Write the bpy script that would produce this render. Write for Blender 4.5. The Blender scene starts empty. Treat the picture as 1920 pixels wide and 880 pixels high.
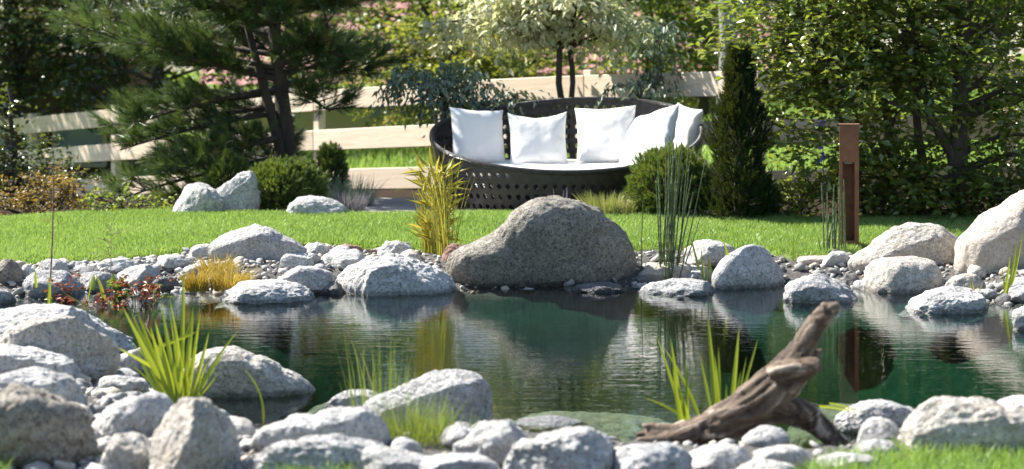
import bpy, bmesh, math, random
import numpy as np
from mathutils import Vector, Matrix, noise

# ------------------------------------------------------------------ camera, sky, sun, exposure
SC = bpy.context.scene
FPX, CX, HY, CAMH = 70 / 36 * 1920, 960.0, 101.0, 1.53      # focal length and horizon in photo pixels
cam_d = bpy.data.cameras.new('camera'); cam = bpy.data.objects.new('camera', cam_d)
SC.collection.objects.link(cam); SC.camera = cam
cam_d.sensor_width = 36; cam_d.lens = 70; cam_d.shift_y = -(440 - HY) / 1920
cam_d.clip_start = 0.1; cam_d.clip_end = 600
cam.location = (0, 0, CAMH); cam.rotation_euler = (math.radians(90), 0, 0)
cam_d.dof.use_dof = True; cam_d.dof.focus_distance = 12.3; cam_d.dof.aperture_fstop = 2.6

SUN_EL, SUN_AZ = math.radians(48), math.radians(-66)        # azimuth from +Y towards +X: sun on the left, a little behind
sd = Vector((math.sin(SUN_AZ) * math.cos(SUN_EL), math.cos(SUN_AZ) * math.cos(SUN_EL), math.sin(SUN_EL)))
W = bpy.data.worlds.new('World'); SC.world = W; W.use_nodes = True
wn = W.node_tree.nodes; wl = W.node_tree.links
sky = wn.new('ShaderNodeTexSky'); sky.sky_type = 'NISHITA'; sky.sun_disc = False
sky.sun_elevation = SUN_EL; sky.sun_rotation = SUN_AZ; sky.altitude = 500
wl.new(sky.outputs[0], wn['Background'].inputs[0]); wn['Background'].inputs[1].default_value = 0.082
sun_d = bpy.data.lights.new('sun', 'SUN'); sun_d.energy = 5.0; sun_d.angle = math.radians(0.55); sun_d.color = (1, .955, .88)
sun = bpy.data.objects.new('sun', sun_d); SC.collection.objects.link(sun)
sun.rotation_euler = sd.to_track_quat('Z', 'Y').to_euler(); sun.location = (-8, 10, 15)
vs = SC.view_settings; vs.view_transform = 'Standard'; vs.look = 'None'; vs.exposure = 1.5; vs.gamma = 1
SC.cycles.max_bounces = 8; SC.cycles.transparent_max_bounces = 12; SC.cycles.volume_bounces = 0
SC.cycles.diffuse_bounces = 4; SC.cycles.glossy_bounces = 4; SC.cycles.transmission_bounces = 6
SC.cycles.caustics_reflective = False; SC.cycles.caustics_refractive = False

# ------------------------------------------------------------------ helpers
COL = SC.collection
def tag(o, label=None, cat=None, group=None, kind=None):
    if label: o['label'] = label
    if cat: o['category'] = cat
    if group: o['group'] = group
    if kind: o['kind'] = kind
    return o
def empty(name, loc, label=None, cat=None, group=None, rz=0):
    o = bpy.data.objects.new(name, None); COL.objects.link(o); o.location = loc; o.rotation_euler = (0, 0, rz)
    o.empty_display_size = .1
    return tag(o, label, cat, group)
def np_mesh(name, v, f, smooth=False, attrs=None):
    """v: Nx3 array, f: MxK array (all faces alike) or a list of such arrays"""
    me = bpy.data.meshes.new(name); v = np.asarray(v, dtype=np.float32)
    fs = f if isinstance(f, list) else [f]
    fs = [np.asarray(a, dtype=np.int32) for a in fs if len(a)]
    nl = sum(a.size for a in fs); nf = sum(len(a) for a in fs)
    me.vertices.add(len(v)); me.vertices.foreach_set('co', v.ravel())
    me.loops.add(nl); me.polygons.add(nf)
    me.loops.foreach_set('vertex_index', np.concatenate([a.ravel() for a in fs]))
    st, k = [], 0
    for a in fs:
        st.append(k + np.arange(len(a)) * a.shape[1]); k += a.size
    me.polygons.foreach_set('loop_start', np.concatenate(st).astype(np.int32))
    if smooth: me.polygons.foreach_set('use_smooth', np.ones(nf, dtype=bool))
    for n, a in (attrs or {}).items():
        at = me.attributes.new(n, 'FLOAT', 'POINT'); at.data.foreach_set('value', np.asarray(a, dtype=np.float32))
    me.update(calc_edges=True)
    return me
def obj(name, me, mat, parent=None, loc=None):
    if mat is not None and not me.materials: me.materials.append(mat)
    o = bpy.data.objects.new(name, me); COL.objects.link(o)
    if parent is not None: o.parent = parent
    if loc is not None: o.location = loc
    return o
def px(x, y, z=0.0):
    """ground point seen at photo pixel x, y on the level z"""
    D = FPX * (CAMH - z) / (y - HY); return np.array([(x - CX) * D / FPX, D, z])
def pd(x, y, D):
    """point seen at photo pixel x, y at distance D"""
    return np.array([(x - CX) * D / FPX, D, CAMH - (y - HY) * D / FPX])
def sm(a, b, x):
    t = np.clip((x - a) / (b - a), 0, 1); return t * t * (3 - 2 * t)
def unit(a): return a / (np.linalg.norm(a, axis=-1, keepdims=True) + 1e-9)
def tubes(paths, sides=7):
    """paths: list of (points Nx3, radii N) -> verts, quads"""
    V, F, k = [], [], 0
    for P, R in paths:
        P = np.asarray(P, float); R = np.asarray(R, float) * np.ones(len(P)); n = len(P)
        T = unit(np.gradient(P, axis=0)); up = np.array([0.31, 0.2, 0.93]) if abs(T[0, 2]) < .9 else np.array([1., .1, 0])
        A = unit(np.cross(T, up)); B = np.cross(T, A)
        a = np.linspace(0, 2 * np.pi, sides, endpoint=False)
        ring = P[:, None] + R[:, None, None] * (np.cos(a)[None, :, None] * A[:, None] + np.sin(a)[None, :, None] * B[:, None])
        V.append(ring.reshape(-1, 3))
        i = np.arange(n - 1)[:, None] * sides; j = np.arange(sides)[None]; j2 = (j + 1) % sides
        F.append((np.stack([i + j, i + j2, i + sides + j2, i + sides + j], -1) + k).reshape(-1, 4)); k += n * sides
    return np.concatenate(V), np.concatenate(F)
def bez(p0, p1, p2, n=6):
    t = np.linspace(0, 1, n)[:, None]; p0, p1, p2 = map(np.asarray, (p0, p1, p2))
    return (1 - t) ** 2 * p0 + 2 * t * (1 - t) * p1 + t * t * p2

# ------------------------------------------------------------------ materials
class NT:
    def __init__(s, name):
        s.m = bpy.data.materials.new(name); s.m.use_nodes = True; s.t = s.m.node_tree; s.n = s.t.nodes; s.l = s.t.links
        s.p = s.n['Principled BSDF']; s.out = s.n['Material Output']
    def new(s, typ, **kw):
        n = s.n.new(typ)
        for k, v in kw.items():
            if k.startswith('i_'):
                key = k[2:]; n.inputs[int(key) if key.isdigit() else key.replace('_', ' ')].default_value = v
            else: setattr(n, k, v)
        return n
    def link(s, a, b): s.l.new(a, b)
    def coords(s, scale=(1, 1, 1), kind='Object'):
        tc = s.new('ShaderNodeTexCoord'); mp = s.new('ShaderNodeMapping'); mp.inputs['Scale'].default_value = scale
        s.link(tc.outputs[kind], mp.inputs[0]); return mp.outputs[0]
    def noise(s, co, scale, detail=4, rough=.55, dist=0):
        n = s.new('ShaderNodeTexNoise'); n.inputs['Scale'].default_value = scale; n.inputs['Detail'].default_value = detail
        n.inputs['Roughness'].default_value = rough; n.inputs['Distortion'].default_value = dist
        s.link(co, n.inputs['Vector']); return n.outputs['Fac']
    def ramp(s, fac, stops):
        r = s.new('ShaderNodeValToRGB'); e = r.color_ramp.elements
        while len(e) < len(stops): e.new(.5)
        for k, (p, c) in enumerate(stops):
            e[k].position = p; e[k].color = (*c, 1) if len(c) == 3 else c
        s.link(fac, r.inputs[0]); return r.outputs[0]
    def mix(s, fac, a, b, mode='MIX'):
        m = s.new('ShaderNodeMix', data_type='RGBA', blend_type=mode)
        for v, i in ((fac, 0), (a, 6), (b, 7)):
            if hasattr(v, 'links'): s.link(v, m.inputs[i])
            else: m.inputs[i].default_value = v if i == 0 else ((*v, 1) if len(v) == 3 else v)
        return m.outputs[2]
    def bump(s, h, strength, dist, normal=None):
        b = s.new('ShaderNodeBump'); b.inputs['Strength'].default_value = strength; b.inputs['Distance'].default_value = dist
        s.link(h, b.inputs['Height'])
        if normal is not None: s.link(normal, b.inputs['Normal'])
        return b.outputs[0]
    def math(s, op, a, b=0.0):
        m = s.new('ShaderNodeMath', operation=op)
        for v, i in ((a, 0), (b, 1)):
            if hasattr(v, 'links'): s.link(v, m.inputs[i])
            else: m.inputs[i].default_value = v
        return m.outputs[0]
    def attr(s, name):
        a = s.new('ShaderNodeAttribute'); a.attribute_name = name; return a.outputs['Fac']
    def rand(s): return s.new('ShaderNodeObjectInfo').outputs['Random']

def stone_mat(name, light, mid, dark, stain=(.36, .27, .17), stain_amt=.35, speck=.62, bump=1.25):
    t = NT(name); co = t.coords(); r = t.rand()
    off = t.new('ShaderNodeVectorMath', operation='ADD'); t.link(co, off.inputs[0])
    cmb = t.new('ShaderNodeCombineXYZ'); k = t.math('MULTIPLY', r, 37.0); t.link(k, cmb.inputs[0]); t.link(k, cmb.inputs[2])
    t.link(cmb.outputs[0], off.inputs[1]); co = off.outputs[0]
    big = t.noise(co, 3.2, 5, .6, .4); fine = t.noise(co, 62, 3, .7); med = t.noise(co, 26, 5, .68, .3)
    c = t.ramp(big, [(.3, mid), (.62, light)])
    blot = t.ramp(med, [(.36, (0, 0, 0)), (.56, (1, 1, 1))]); c = t.mix(t.math('MULTIPLY', t.math('SUBTRACT', 1.0, blot), .42), c, dark)
    sp = t.ramp(fine, [(.36, (1, 1, 1)), (.47, (0, 0, 0))]); c = t.mix(t.math('MULTIPLY', sp, speck), c, tuple(.42 * a for a in dark))
    wh = t.ramp(t.noise(co, 88, 2, .6), [(.58, (0, 0, 0)), (.68, (1, 1, 1))]); c = t.mix(t.math('MULTIPLY', wh, .55), c, tuple(min(.8, 1.35 * a) for a in light))
    st = t.ramp(t.noise(co, 4.5, 6, .7, 1.0), [(.5, (0, 0, 0)), (.72, (1, 1, 1))]); c = t.mix(t.math('MULTIPLY', st, stain_amt), c, stain)
    crk = t.math('ABSOLUTE', t.math('SUBTRACT', t.noise(co, 2.3, 4, .55, 1.2), .5)); crk = t.ramp(crk, [(0, (.35, .35, .35)), (.012, (1, 1, 1))])
    c = t.mix(t.math('MULTIPLY', t.math('SUBTRACT', 1.0, crk), .3), c, dark)
    lich = t.ramp(t.noise(co, 11, 5, .75, 1.5), [(.6, (0, 0, 0)), (.66, (1, 1, 1))]); c = t.mix(t.math('MULTIPLY', lich, .35), c, tuple(.55 * a for a in mid))
    geo = t.new('ShaderNodeNewGeometry'); sep = t.new('ShaderNodeSeparateXYZ'); t.link(geo.outputs['Position'], sep.inputs[0])
    wet = t.ramp(t.math('ADD', sep.outputs[2], t.math('MULTIPLY', t.math('SUBTRACT', med, .5), .05)), [(.018, (1, 1, 1)), (.034, (0, 0, 0))]); wet = t.math('MULTIPLY', wet, t.ramp(t.math('ADD', sep.outputs[2], .1), [(.05, (.25, .25, .25)), (.09, (1, 1, 1))]))
    c = t.mix(t.math('MULTIPLY', wet, .62), c, tuple(.45 * a for a in dark))
    hsv = t.new('ShaderNodeHueSaturation'); t.link(c, hsv.inputs['Color'])
    t.link(t.math('ADD', .88, t.math('MULTIPLY', r, .22)), hsv.inputs['Value'])
    t.link(hsv.outputs[0], t.p.inputs['Base Color']); t.link(t.math('SUBTRACT', .8, t.math('MULTIPLY', wet, .45)), t.p.inputs['Roughness'])
    t.p.inputs['Specular IOR Level'].default_value = .3 if name[:5] != 'algae' else .0
    n1 = t.bump(t.noise(co, 15, 6, .72, .5), .75 * bump, .035, t.bump(crk, .3, .02))
    pit = t.ramp(t.noise(co, 38, 4, .6, .8), [(.33, (0, 0, 0)), (.5, (1, 1, 1))])
    n2 = t.bump(pit, .55 * bump, .012, n1); n3 = t.bump(fine, .5 * bump, .006, n2)
    t.link(n3, t.p.inputs['Normal']); return t.m
M = {}
M['granite'] = stone_mat('granite', (.60, .585, .555), (.49, .48, .46), (.27, .265, .26), stain_amt=.25)
M['bluegrey'] = stone_mat('blue grey stone', (.54, .53, .515), (.42, .415, .405), (.23, .23, .23), stain_amt=.12)
M['warm'] = stone_mat('warm granite', (.60, .56, .50), (.48, .445, .39), (.28, .25, .21), stain=(.42, .31, .19), stain_amt=.38)
M['cream'] = stone_mat('cream stone', (.56, .50, .43), (.46, .40, .335), (.33, .27, .22), stain=(.42, .32, .22), stain_amt=.4, speck=.35, bump=.7)
M['brownrock'] = stone_mat('brown granite', (.43, .395, .335), (.29, .262, .215), (.125, .112, .09), stain=(.24, .2, .135), stain_amt=.4, speck=.8, bump=1.6)
M['redrock'] = stone_mat('reddish stone', (.36, .22, .17), (.28, .17, .13), (.18, .11, .09), stain_amt=.2, speck=.4)
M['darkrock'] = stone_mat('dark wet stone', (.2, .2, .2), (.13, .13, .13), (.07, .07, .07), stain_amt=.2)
M['algae'] = stone_mat('algae covered stone', (.32, .305, .25), (.21, .205, .165), (.08, .08, .06), stain=(.3, .28, .15), stain_amt=.4, bump=.5)

def leaf_mat(name, stops, trans=.35, rough=.42, spec=.5, tcol=None):
    t = NT(name); a = t.attr('tint'); c = t.ramp(a, stops)
    t.link(c, t.p.inputs['Base Color']); t.p.inputs['Roughness'].default_value = rough; t.p.inputs['Specular IOR Level'].default_value = spec
    tr = t.new('ShaderNodeBsdfTranslucent'); tc = t.mix(.75, c, tcol or (.30, .36, .03), 'MIX'); t.link(tc, tr.inputs[0])
    mx = t.new('ShaderNodeMixShader'); mx.inputs[0].default_value = trans
    t.link(t.p.outputs[0], mx.inputs[1]); t.link(tr.outputs[0], mx.inputs[2]); t.link(mx.outputs[0], t.out.inputs[0]); return t.m
M['lawn'] = leaf_mat('lawn grass', [(0, (.11, .21, .05)), (.5, (.215, .335, .09)), (.85, (.32, .42, .13)), (1, (.53, .53, .32))], .42, .4, tcol=(.36, .50, .07))
M['darkleaf'] = leaf_mat('dark glossy leaf', [(0, (.015, .035, .014)), (.6, (.04, .075, .025)), (1, (.09, .14, .04))], .2, .25, .9)
M['hornleaf'] = leaf_mat('hornbeam leaf', [(0, (.05, .09, .025)), (.5, (.11, .17, .04)), (.85, (.2, .25, .06)), (1, (.36, .32, .08))], .42, .27, .9)
M['yewleaf'] = leaf_mat('conifer scale', [(0, (.005, .015, .005)), (1, (.02, .045, .012))], .1, .6, .2)
M['bushleaf'] = leaf_mat('garden leaf', [(0, (.06, .11, .03)), (.6, (.14, .20, .05)), (1, (.28, .32, .08))], .42, .45)
M['yellowleaf'] = leaf_mat('yellow green leaf', [(0, (.09, .13, .03)), (.6, (.21, .26, .05)), (.92, (.38, .36, .06)), (1, (.5, .22, .06))], .4, .45, tcol=(.36, .38, .04))
M['farleaf'] = leaf_mat('distant leaf', [(0, (.035, .065, .025)), (.6, (.085, .13, .045)), (1, (.19, .23, .07))], .4, .5)
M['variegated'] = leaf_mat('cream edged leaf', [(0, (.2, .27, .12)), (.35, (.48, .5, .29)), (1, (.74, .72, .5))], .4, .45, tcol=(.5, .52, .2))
M['bluegreenleaf'] = leaf_mat('blue green leaf', [(0, (.08, .125, .09)), (.7, (.19, .25, .18)), (1, (.42, .46, .34))], .32, .45, tcol=(.2, .28, .08))
M['pine'] = leaf_mat('pine needle', [(0, (.022, .048, .02)), (.5, (.058, .105, .036)), (.9, (.14, .195, .06)), (1, (.22, .2, .07))], .24, .4, .5, tcol=(.2, .3, .05))
M['mugo'] = leaf_mat('mugo needle', [(0, (.04, .075, .022)), (.6, (.10, .165, .045)), (1, (.2, .26, .08))], .28, .45)
M['autumn'] = leaf_mat('autumn leaf', [(0, (.07, .06, .02)), (.5, (.22, .16, .04)), (1, (.45, .30, .06))], .35, .45, tcol=(.4, .25, .03))
M['iris'] = leaf_mat('iris leaf', [(0, (.16, .25, .03)), (.6, (.30, .38, .04)), (.9, (.48, .46, .06)), (1, (.42, .26, .07))], .45, .38, tcol=(.46, .5, .03))
M['goldgrass'] = leaf_mat('golden grass', [(0, (.16, .2, .03)), (.5, (.38, .36, .06)), (1, (.6, .5, .14))], .4, .42, tcol=(.5, .42, .04))
M['sedge'] = leaf_mat('amber sedge', [(0, (.2, .2, .035)), (.5, (.45, .34, .06)), (1, (.62, .42, .09))], .35, .5, tcol=(.45, .28, .03))
M['finegrass'] = leaf_mat('fine grass', [(0, (.10, .17, .03)), (.7, (.22, .28, .06)), (1, (.42, .36, .16))], .35, .5)
M['redleaf'] = leaf_mat('red leaf', [(0, (.10, .03, .025)), (.5, (.26, .07, .05)), (.85, (.38, .14, .07)), (1, (.36, .30, .08))], .3, .4, tcol=(.32, .09, .04))
M['lavender'] = leaf_mat('lavender', [(0, (.13, .16, .11)), (.55, (.22, .24, .18)), (.6, (.22, .15, .27)), (1, (.36, .26, .42))], .25, .6, tcol=(.2, .18, .2))
M['palebush'] = leaf_mat('pale bush', [(0, (.16, .17, .06)), (.6, (.36, .35, .15)), (1, (.55, .5, .28))], .3, .55)
M['hosta'] = leaf_mat('hosta leaf', [(0, (.14, .22, .06)), (.5, (.34, .42, .16)), (1, (.62, .64, .42))], .35, .4)
M['blueflower'] = leaf_mat('blue flower', [(0, (.10, .10, .4)), (1, (.2, .2, .6))], .3, .5, tcol=(.1, .1, .5))
M['strawtwig'] = leaf_mat('dry stalk', [(0, (.14, .08, .05)), (1, (.34, .24, .13))], .1, .6)
def plain(name, col, rough=.6, spec=.5, metal=0):
    t = NT(name); t.p.inputs['Base Color'].default_value = (*col, 1); t.p.inputs['Roughness'].default_value = rough
    t.p.inputs['Specular IOR Level'].default_value = spec; t.p.inputs['Metallic'].default_value = metal; return t.m
def bark_mat(name, a, b, sc=14):
    t = NT(name); co = t.coords((1, 1, .25)); n = t.noise(co, sc, 6, .65, .6); t.link(t.ramp(n, [(.3, a), (.68, b)]), t.p.inputs['Base Color'])
    t.p.inputs['Roughness'].default_value = .9; t.link(t.bump(n, .9, .03), t.p.inputs['Normal']); return t.m
M['bark'] = bark_mat('dark bark', (.035, .028, .022), (.11, .088, .068)); M['pinebark'] = bark_mat('pine bark', (.03, .024, .018), (.10, .078, .06), 10)
M['greybark'] = bark_mat('grey bark', (.10, .10, .09), (.26, .25, .23), 7)
t = NT('larch board'); co = t.coords((1.2, 14, 14)); g = t.noise(co, 2.2, 6, .6, .8); r = t.rand()
c = t.ramp(g, [(.3, (.58, .45, .32)), (.62, (.70, .585, .45))])
kn = t.new('ShaderNodeTexVoronoi'); kn.inputs['Scale'].default_value = 2.4; t.link(t.coords((1, 2.2, 2.2)), kn.inputs['Vector'])
c = t.mix(t.math('MULTIPLY', t.ramp(kn.outputs['Distance'], [(.03, (1, 1, 1)), (.09, (0, 0, 0))]), .6), c, (.2, .11, .055))
h = t.new('ShaderNodeHueSaturation'); t.link(c, h.inputs['Color']); t.link(t.math('ADD', .86, t.math('MULTIPLY', r, .24)), h.inputs['Value'])
t.link(h.outputs[0], t.p.inputs['Base Color']); t.p.inputs['Roughness'].default_value = .7; t.link(t.bump(g, .25, .004), t.p.inputs['Normal']); M['larch'] = t.m
t = NT('corten steel'); co = t.coords(); n = t.noise(co, 9, 8, .7, .4); n2 = t.noise(t.coords((6, 6, 1)), 5, 4, .6)
c = t.mix(t.math('MULTIPLY', n2, .5), t.ramp(n, [(.3, (.12, .055, .025)), (.55, (.2, .09, .04)), (.75, (.28, .14, .06))]), (.11, .05, .025))
t.link(c, t.p.inputs['Base Color']); t.p.inputs['Roughness'].default_value = .82; t.link(t.bump(t.noise(co, 60, 4, .7), .3, .003), t.p.inputs['Normal']); M['corten'] = t.m
t = NT('cushion fabric'); co = t.coords(); t.p.inputs['Base Color'].default_value = (.80, .775, .74, 1); t.p.inputs['Roughness'].default_value = .9
t.p.inputs['Sheen Weight'].default_value = .15; t.p.inputs['Specular IOR Level'].default_value = .2
n1 = t.bump(t.noise(t.coords((1, 1, 1)), 6, 2, .5, .5), .07, .02); t.link(t.bump(t.noise(co, 300, 2), .15, .002, n1), t.p.inputs['Normal']); M['fabric'] = t.m
t = NT('dark wicker'); co = t.coords(); w = t.new('ShaderNodeTexWave', wave_type='BANDS', bands_direction='DIAGONAL'); w.inputs['Scale'].default_value = 38; w.inputs['Distortion'].default_value = 1.5
t.link(co, w.inputs[0]); n = t.noise(co, 24, 3)
t.link(t.ramp(n, [(.35, (.016, .014, .013)), (.7, (.042, .037, .034))]), t.p.inputs['Base Color']); t.p.inputs['Roughness'].default_value = .36
t.link(t.bump(w.outputs['Fac'], .6, .006), t.p.inputs['Normal']); M['wicker'] = t.m
t = NT('weathered driftwood'); a = t.attr('grain'); co = t.coords(); n = t.noise(co, 22, 5, .65, .6)
c = t.ramp(a, [(.22, (.015, .010, .006)), (.44, (.062, .042, .027)), (.62, (.14, .102, .071)), (.9, (.42, .355, .285))])
c = t.mix(t.math('MULTIPLY', t.ramp(n, [(.35, (1, 1, 1)), (.55, (0, 0, 0))]), .5), c, (.13, .08, .05))
t.link(c, t.p.inputs['Base Color']); t.p.inputs['Roughness'].default_value = .85; t.link(t.bump(t.noise(co, 70, 4, .7), .5, .006), t.p.inputs['Normal']); M['drift'] = t.m
t = NT('horsetail stem'); tc = t.attr('tint'); t.link(t.ramp(tc, [(0, (.04, .07, .022)), (.45, (.075, .115, .032)), (.8, (.17, .14, .06)), (.9, (.03, .028, .02)), (1, (.025, .022, .015))]), t.p.inputs['Base Color']); t.p.inputs['Roughness'].default_value = .5; M['horsetail'] = t.m
# ground: attributes say what lies there (lawn / gravel / soil / pond bed)
t = NT('ground'); co = t.coords(); n = t.noise(co, 7, 8, .7); nf = t.noise(co, 60, 4, .7)
soil = t.ramp(nf, [(.3, (.02, .016, .012)), (.7, (.065, .05, .038))]); grav = t.ramp(nf, [(.3, (.05, .05, .046)), (.7, (.17, .16, .15))])
lawn = t.ramp(n, [(.3, (.10, .16, .025)), (.7, (.17, .24, .045))]); bed = t.ramp(n, [(.25, (.006, .026, .018)), (.5, (.011, .043, .030)), (.75, (.03, .066, .046))])
c = t.mix(t.attr('gravel'), soil, grav); c = t.mix(t.attr('lawn'), c, lawn); c = t.mix(t.attr('bed'), c, bed)
t.link(c, t.p.inputs['Base Color']); t.p.inputs['Specular IOR Level'].default_value = 0; t.p.inputs['Roughness'].default_value = .9; t.link(t.bump(nf, .6, .02), t.p.inputs['Normal']); M['ground'] = t.m
# water: clear, greenish, rippled
t = NT('pond water'); t.n.remove(t.p)
w1 = t.noise(t.coords((.45, 1.2, 1)), 3.2, 3, .5, .2); w2 = t.noise(t.coords((.38, 1.25, 1)), 13, 3, .6, .3)
nb = t.bump(w2, .12, .012, t.bump(w1, .035, .03))
fr = t.new('ShaderNodeFresnel'); fr.inputs[0].default_value = 1.42; t.link(nb, fr.inputs[1])
gl = t.new('ShaderNodeBsdfGlossy'); gl.inputs['Roughness'].default_value = .015; gl.inputs[0].default_value = (1, 1, 1, 1); t.link(nb, gl.inputs['Normal'])
tr = t.new('ShaderNodeBsdfTransparent'); tr.inputs[0].default_value = (.9, .97, .93, 1)
mx = t.new('ShaderNodeMixShader'); t.link(fr.outputs[0], mx.inputs[0]); t.link(tr.outputs[0], mx.inputs[1]); t.link(gl.outputs[0], mx.inputs[2]); t.link(mx.outputs[0], t.out.inputs[0])
va = t.new('ShaderNodeVolumeAbsorption'); va.inputs[0].default_value = (.45, .80, .64, 1); va.inputs[1].default_value = .42; t.link(va.outputs[0], t.out.inputs['Volume']); M['water'] = t.m

# ------------------------------------------------------------------ terrain, pond, lawn
POND = np.array([px(x, y)[:2] for x, y in [(-420, 585), (40, 562), (160, 553), (300, 549), (420, 556), (600, 553), (700, 550), (850, 545), (1000, 542), (1190, 538), (1300, 533),
    (1460, 537), (1600, 542), (1700, 548), (1780, 556), (1900, 576), (2100, 600), (2700, 640), (2700, 770), (2050, 752), (1850, 772), (1700, 795), (1600, 818), (1480, 842), (1350, 838),
    (1150, 826), (1000, 808), (900, 806), (740, 822), (600, 832), (480, 820), (430, 775), (330, 748), (262, 700), (250, 655), (200, 632), (100, 622), (-420, 625)]])
def inside(P, x, y):
    r = np.zeros(np.shape(x), bool); n = len(P)
    for i in range(n):
        (x0, y0), (x1, y1) = P[i], P[(i + 1) % n]
        if y0 == y1: continue
        r ^= ((y0 > y) != (y1 > y)) & (x < (x1 - x0) * (y - y0) / (y1 - y0) + x0)
    return r
def sdist(P, x, y):
    d = np.full(np.shape(x), 1e9); n = len(P)
    for i in range(n):
        a, b = P[i], P[(i + 1) % n]; e = b - a; t = np.clip(((x - a[0]) * e[0] + (y - a[1]) * e[1]) / (e @ e), 0, 1)
        d = np.minimum(d, np.hypot(x - a[0] - t * e[0], y - a[1] - t * e[1]))
    return np.where(inside(P, x, y), -d, d)
def fence_s(xp): return np.interp(xp, [-400, 1420, 2400], [113.1, 213.2, 232.])                          # photo scale of the fence (px per metre)
def fence_pt(xp): D = FPX / fence_s(xp); return np.array([(xp - CX) * D / FPX, D])
FA, FC, FB = fence_pt(-320), fence_pt(1420), fence_pt(2300)
def fence_y(X): return np.interp(X, [FA[0], FC[0], FB[0]], [FA[1], FC[1], FB[1]])
_fp = [(-320, 250), (109, 216), (300, 195), (750, 158), (1040, 143), (1340, 135), (1900, 114), (2300, 100)]; FTX = [fence_pt(a)[0] for a, b in _fp]; FTZ = [CAMH - (b - HY) / float(fence_s(a)) for a, b in _fp]
def fence_top(X): return np.interp(X, FTX, FTZ)
def height(x, y):
    x = np.asarray(x, float); y = np.asarray(y, float)
    d = sdist(POND, x, y)
    bank = .10 + .03 * sm(11, 12.5, y) + .09 * sm(13.2, 16.2, y) - .05 * sm(-2, -4.2, x) * sm(10, 12, y)
    z = np.where(d > 0, -.03 + (bank + .03) * sm(0, .55, d), -.03 - .10 * sm(0, .25, -d) - 1.35 * sm(.2, 1.9, -d))
    fy = np.clip(fence_y(x), 16.2, 60); fg = fence_top(x) - 1.12
    w = sm(15.6, 1, y) if False else sm(0, 1, (y - 15.6) / np.maximum(fy - 15.6, .6))
    zb = z * (1 - w) + w * fg
    beyond = np.clip(y - fy, 0, 14); zb = zb + beyond * (.025 + .05 * sm(0, 4, x)) - 1.9 * sm(6, 16, y - fy) * (1 - sm(1.5, 5, x))
    return np.where(y > 15.6, zb, z)
def pxg(x, y):
    z = .1
    for _ in range(12): P = px(x, y, z); z = .5 * z + .5 * float(height(P[0], P[1]))
    return P
LAWN = np.array([pxg(x, y)[:2] for x, y in [(-500, 432), (0, 416), (150, 406), (330, 402), (500, 406), (700, 408), (900, 405), (1400, 413), (1560, 417), (1800, 415), (2300, 413), (2300, 468), (1800, 468),
    (1650, 462), (1600, 482), (1490, 490), (1420, 474), (1290, 470), (1200, 474), (840, 474), (700, 468), (600, 464), (400, 468), (330, 480), (230, 492), (100, 497), (-500, 507)]])
NEAR_LAWNS = [np.array([pxg(x, y)[:2] for x, y in P]) for P in
    ([(1490, 905), (1560, 872), (1640, 856), (1720, 850), (1930, 845), (2150, 845), (2150, 1000), (1490, 1000)], [(500, 885), (560, 872), (655, 866), (700, 1000), (450, 1000)], [(-80, 876), (12, 872), (40, 1000), (-80, 1000)])]
def spaced(a, b, fine0, fine1, step, coarse):
    return np.concatenate([np.arange(a, fine0, coarse), np.arange(fine0, fine1, step), np.arange(fine1, b + coarse, coarse)])
gx = spaced(-200, 200, -6.5, 6.5, .075, 6); gy = np.concatenate([np.arange(-30, 5.5, 3), np.arange(5.5, 21, .06), np.arange(21, 40, .5), np.arange(40, 421, 10)])
X, Y = np.meshgrid(gx, gy); Z = height(X, Y); inl = inside(LAWN, X, Y); dl = sdist(LAWN, X, Y); dp = sdist(POND, X, Y)
nearl = np.zeros(X.shape, bool)
for P in NEAR_LAWNS: nearl |= inside(P, X, Y)
rs = np.random.default_rng(3); Z = Z + rs.normal(0, .006, Z.shape) * (Y < 21) + .03 * sm(.02, -.06, dl)
beyond = (Y > np.clip(fence_y(X), 16.2, 60) + .3) | (np.abs(X) > 7.5)
n0, n1 = len(gy), len(gx); i, j = np.meshgrid(np.arange(n0 - 1), np.arange(n1 - 1), indexing='ij'); q = i * n1 + j
F = np.stack([q, q + 1, q + n1 + 1, q + n1], -1).reshape(-1, 4)
me = np_mesh('ground', np.stack([X, Y, Z], -1).reshape(-1, 3), F, True, {
    'lawn': np.maximum(np.maximum(inl, nearl), beyond & (Y > 10)).ravel().astype(float), 'bed': sm(.02, -.12, dp).ravel(), 'gravel': (sm(1.3, .9, dp) * (Y < 15)).ravel()})
tag(obj('ground', me, M['ground']), 'garden ground falling from the lawn into the pond', kind='structure')

def clip_box(zt, zb, P):
    n = len(P); v = np.concatenate([np.c_[P, np.full(n, zt)], np.c_[P, np.full(n, zb)]])
    bm = bmesh.new(); vt = [bm.verts.new(p) for p in v]
    bm.faces.new(vt[:n]); bm.faces.new(vt[n:][::-1])
    for k in range(n): bm.faces.new((vt[k], vt[n + k], vt[n + (k + 1) % n], vt[(k + 1) % n]))
    bmesh.ops.recalc_face_normals(bm, faces=bm.faces); me = bpy.data.meshes.new('water'); bm.to_mesh(me); bm.free(); return me
c0 = POND.mean(0); nrm = []
for k in range(len(POND)):
    e = POND[(k + 1) % len(POND)] - POND[k - 1]; nn = np.array([e[1], -e[0]]) / np.hypot(*e); t_ = POND[k] + nn * .05
    nrm.append(nn if not inside(POND, np.array([t_[0]]), np.array([t_[1]]))[0] else -nn)
tag(obj('water', clip_box(0, -1.8, POND + np.array(nrm) * .16), M['water']), 'clear green pond water with fine ripples', kind='structure')

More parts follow.
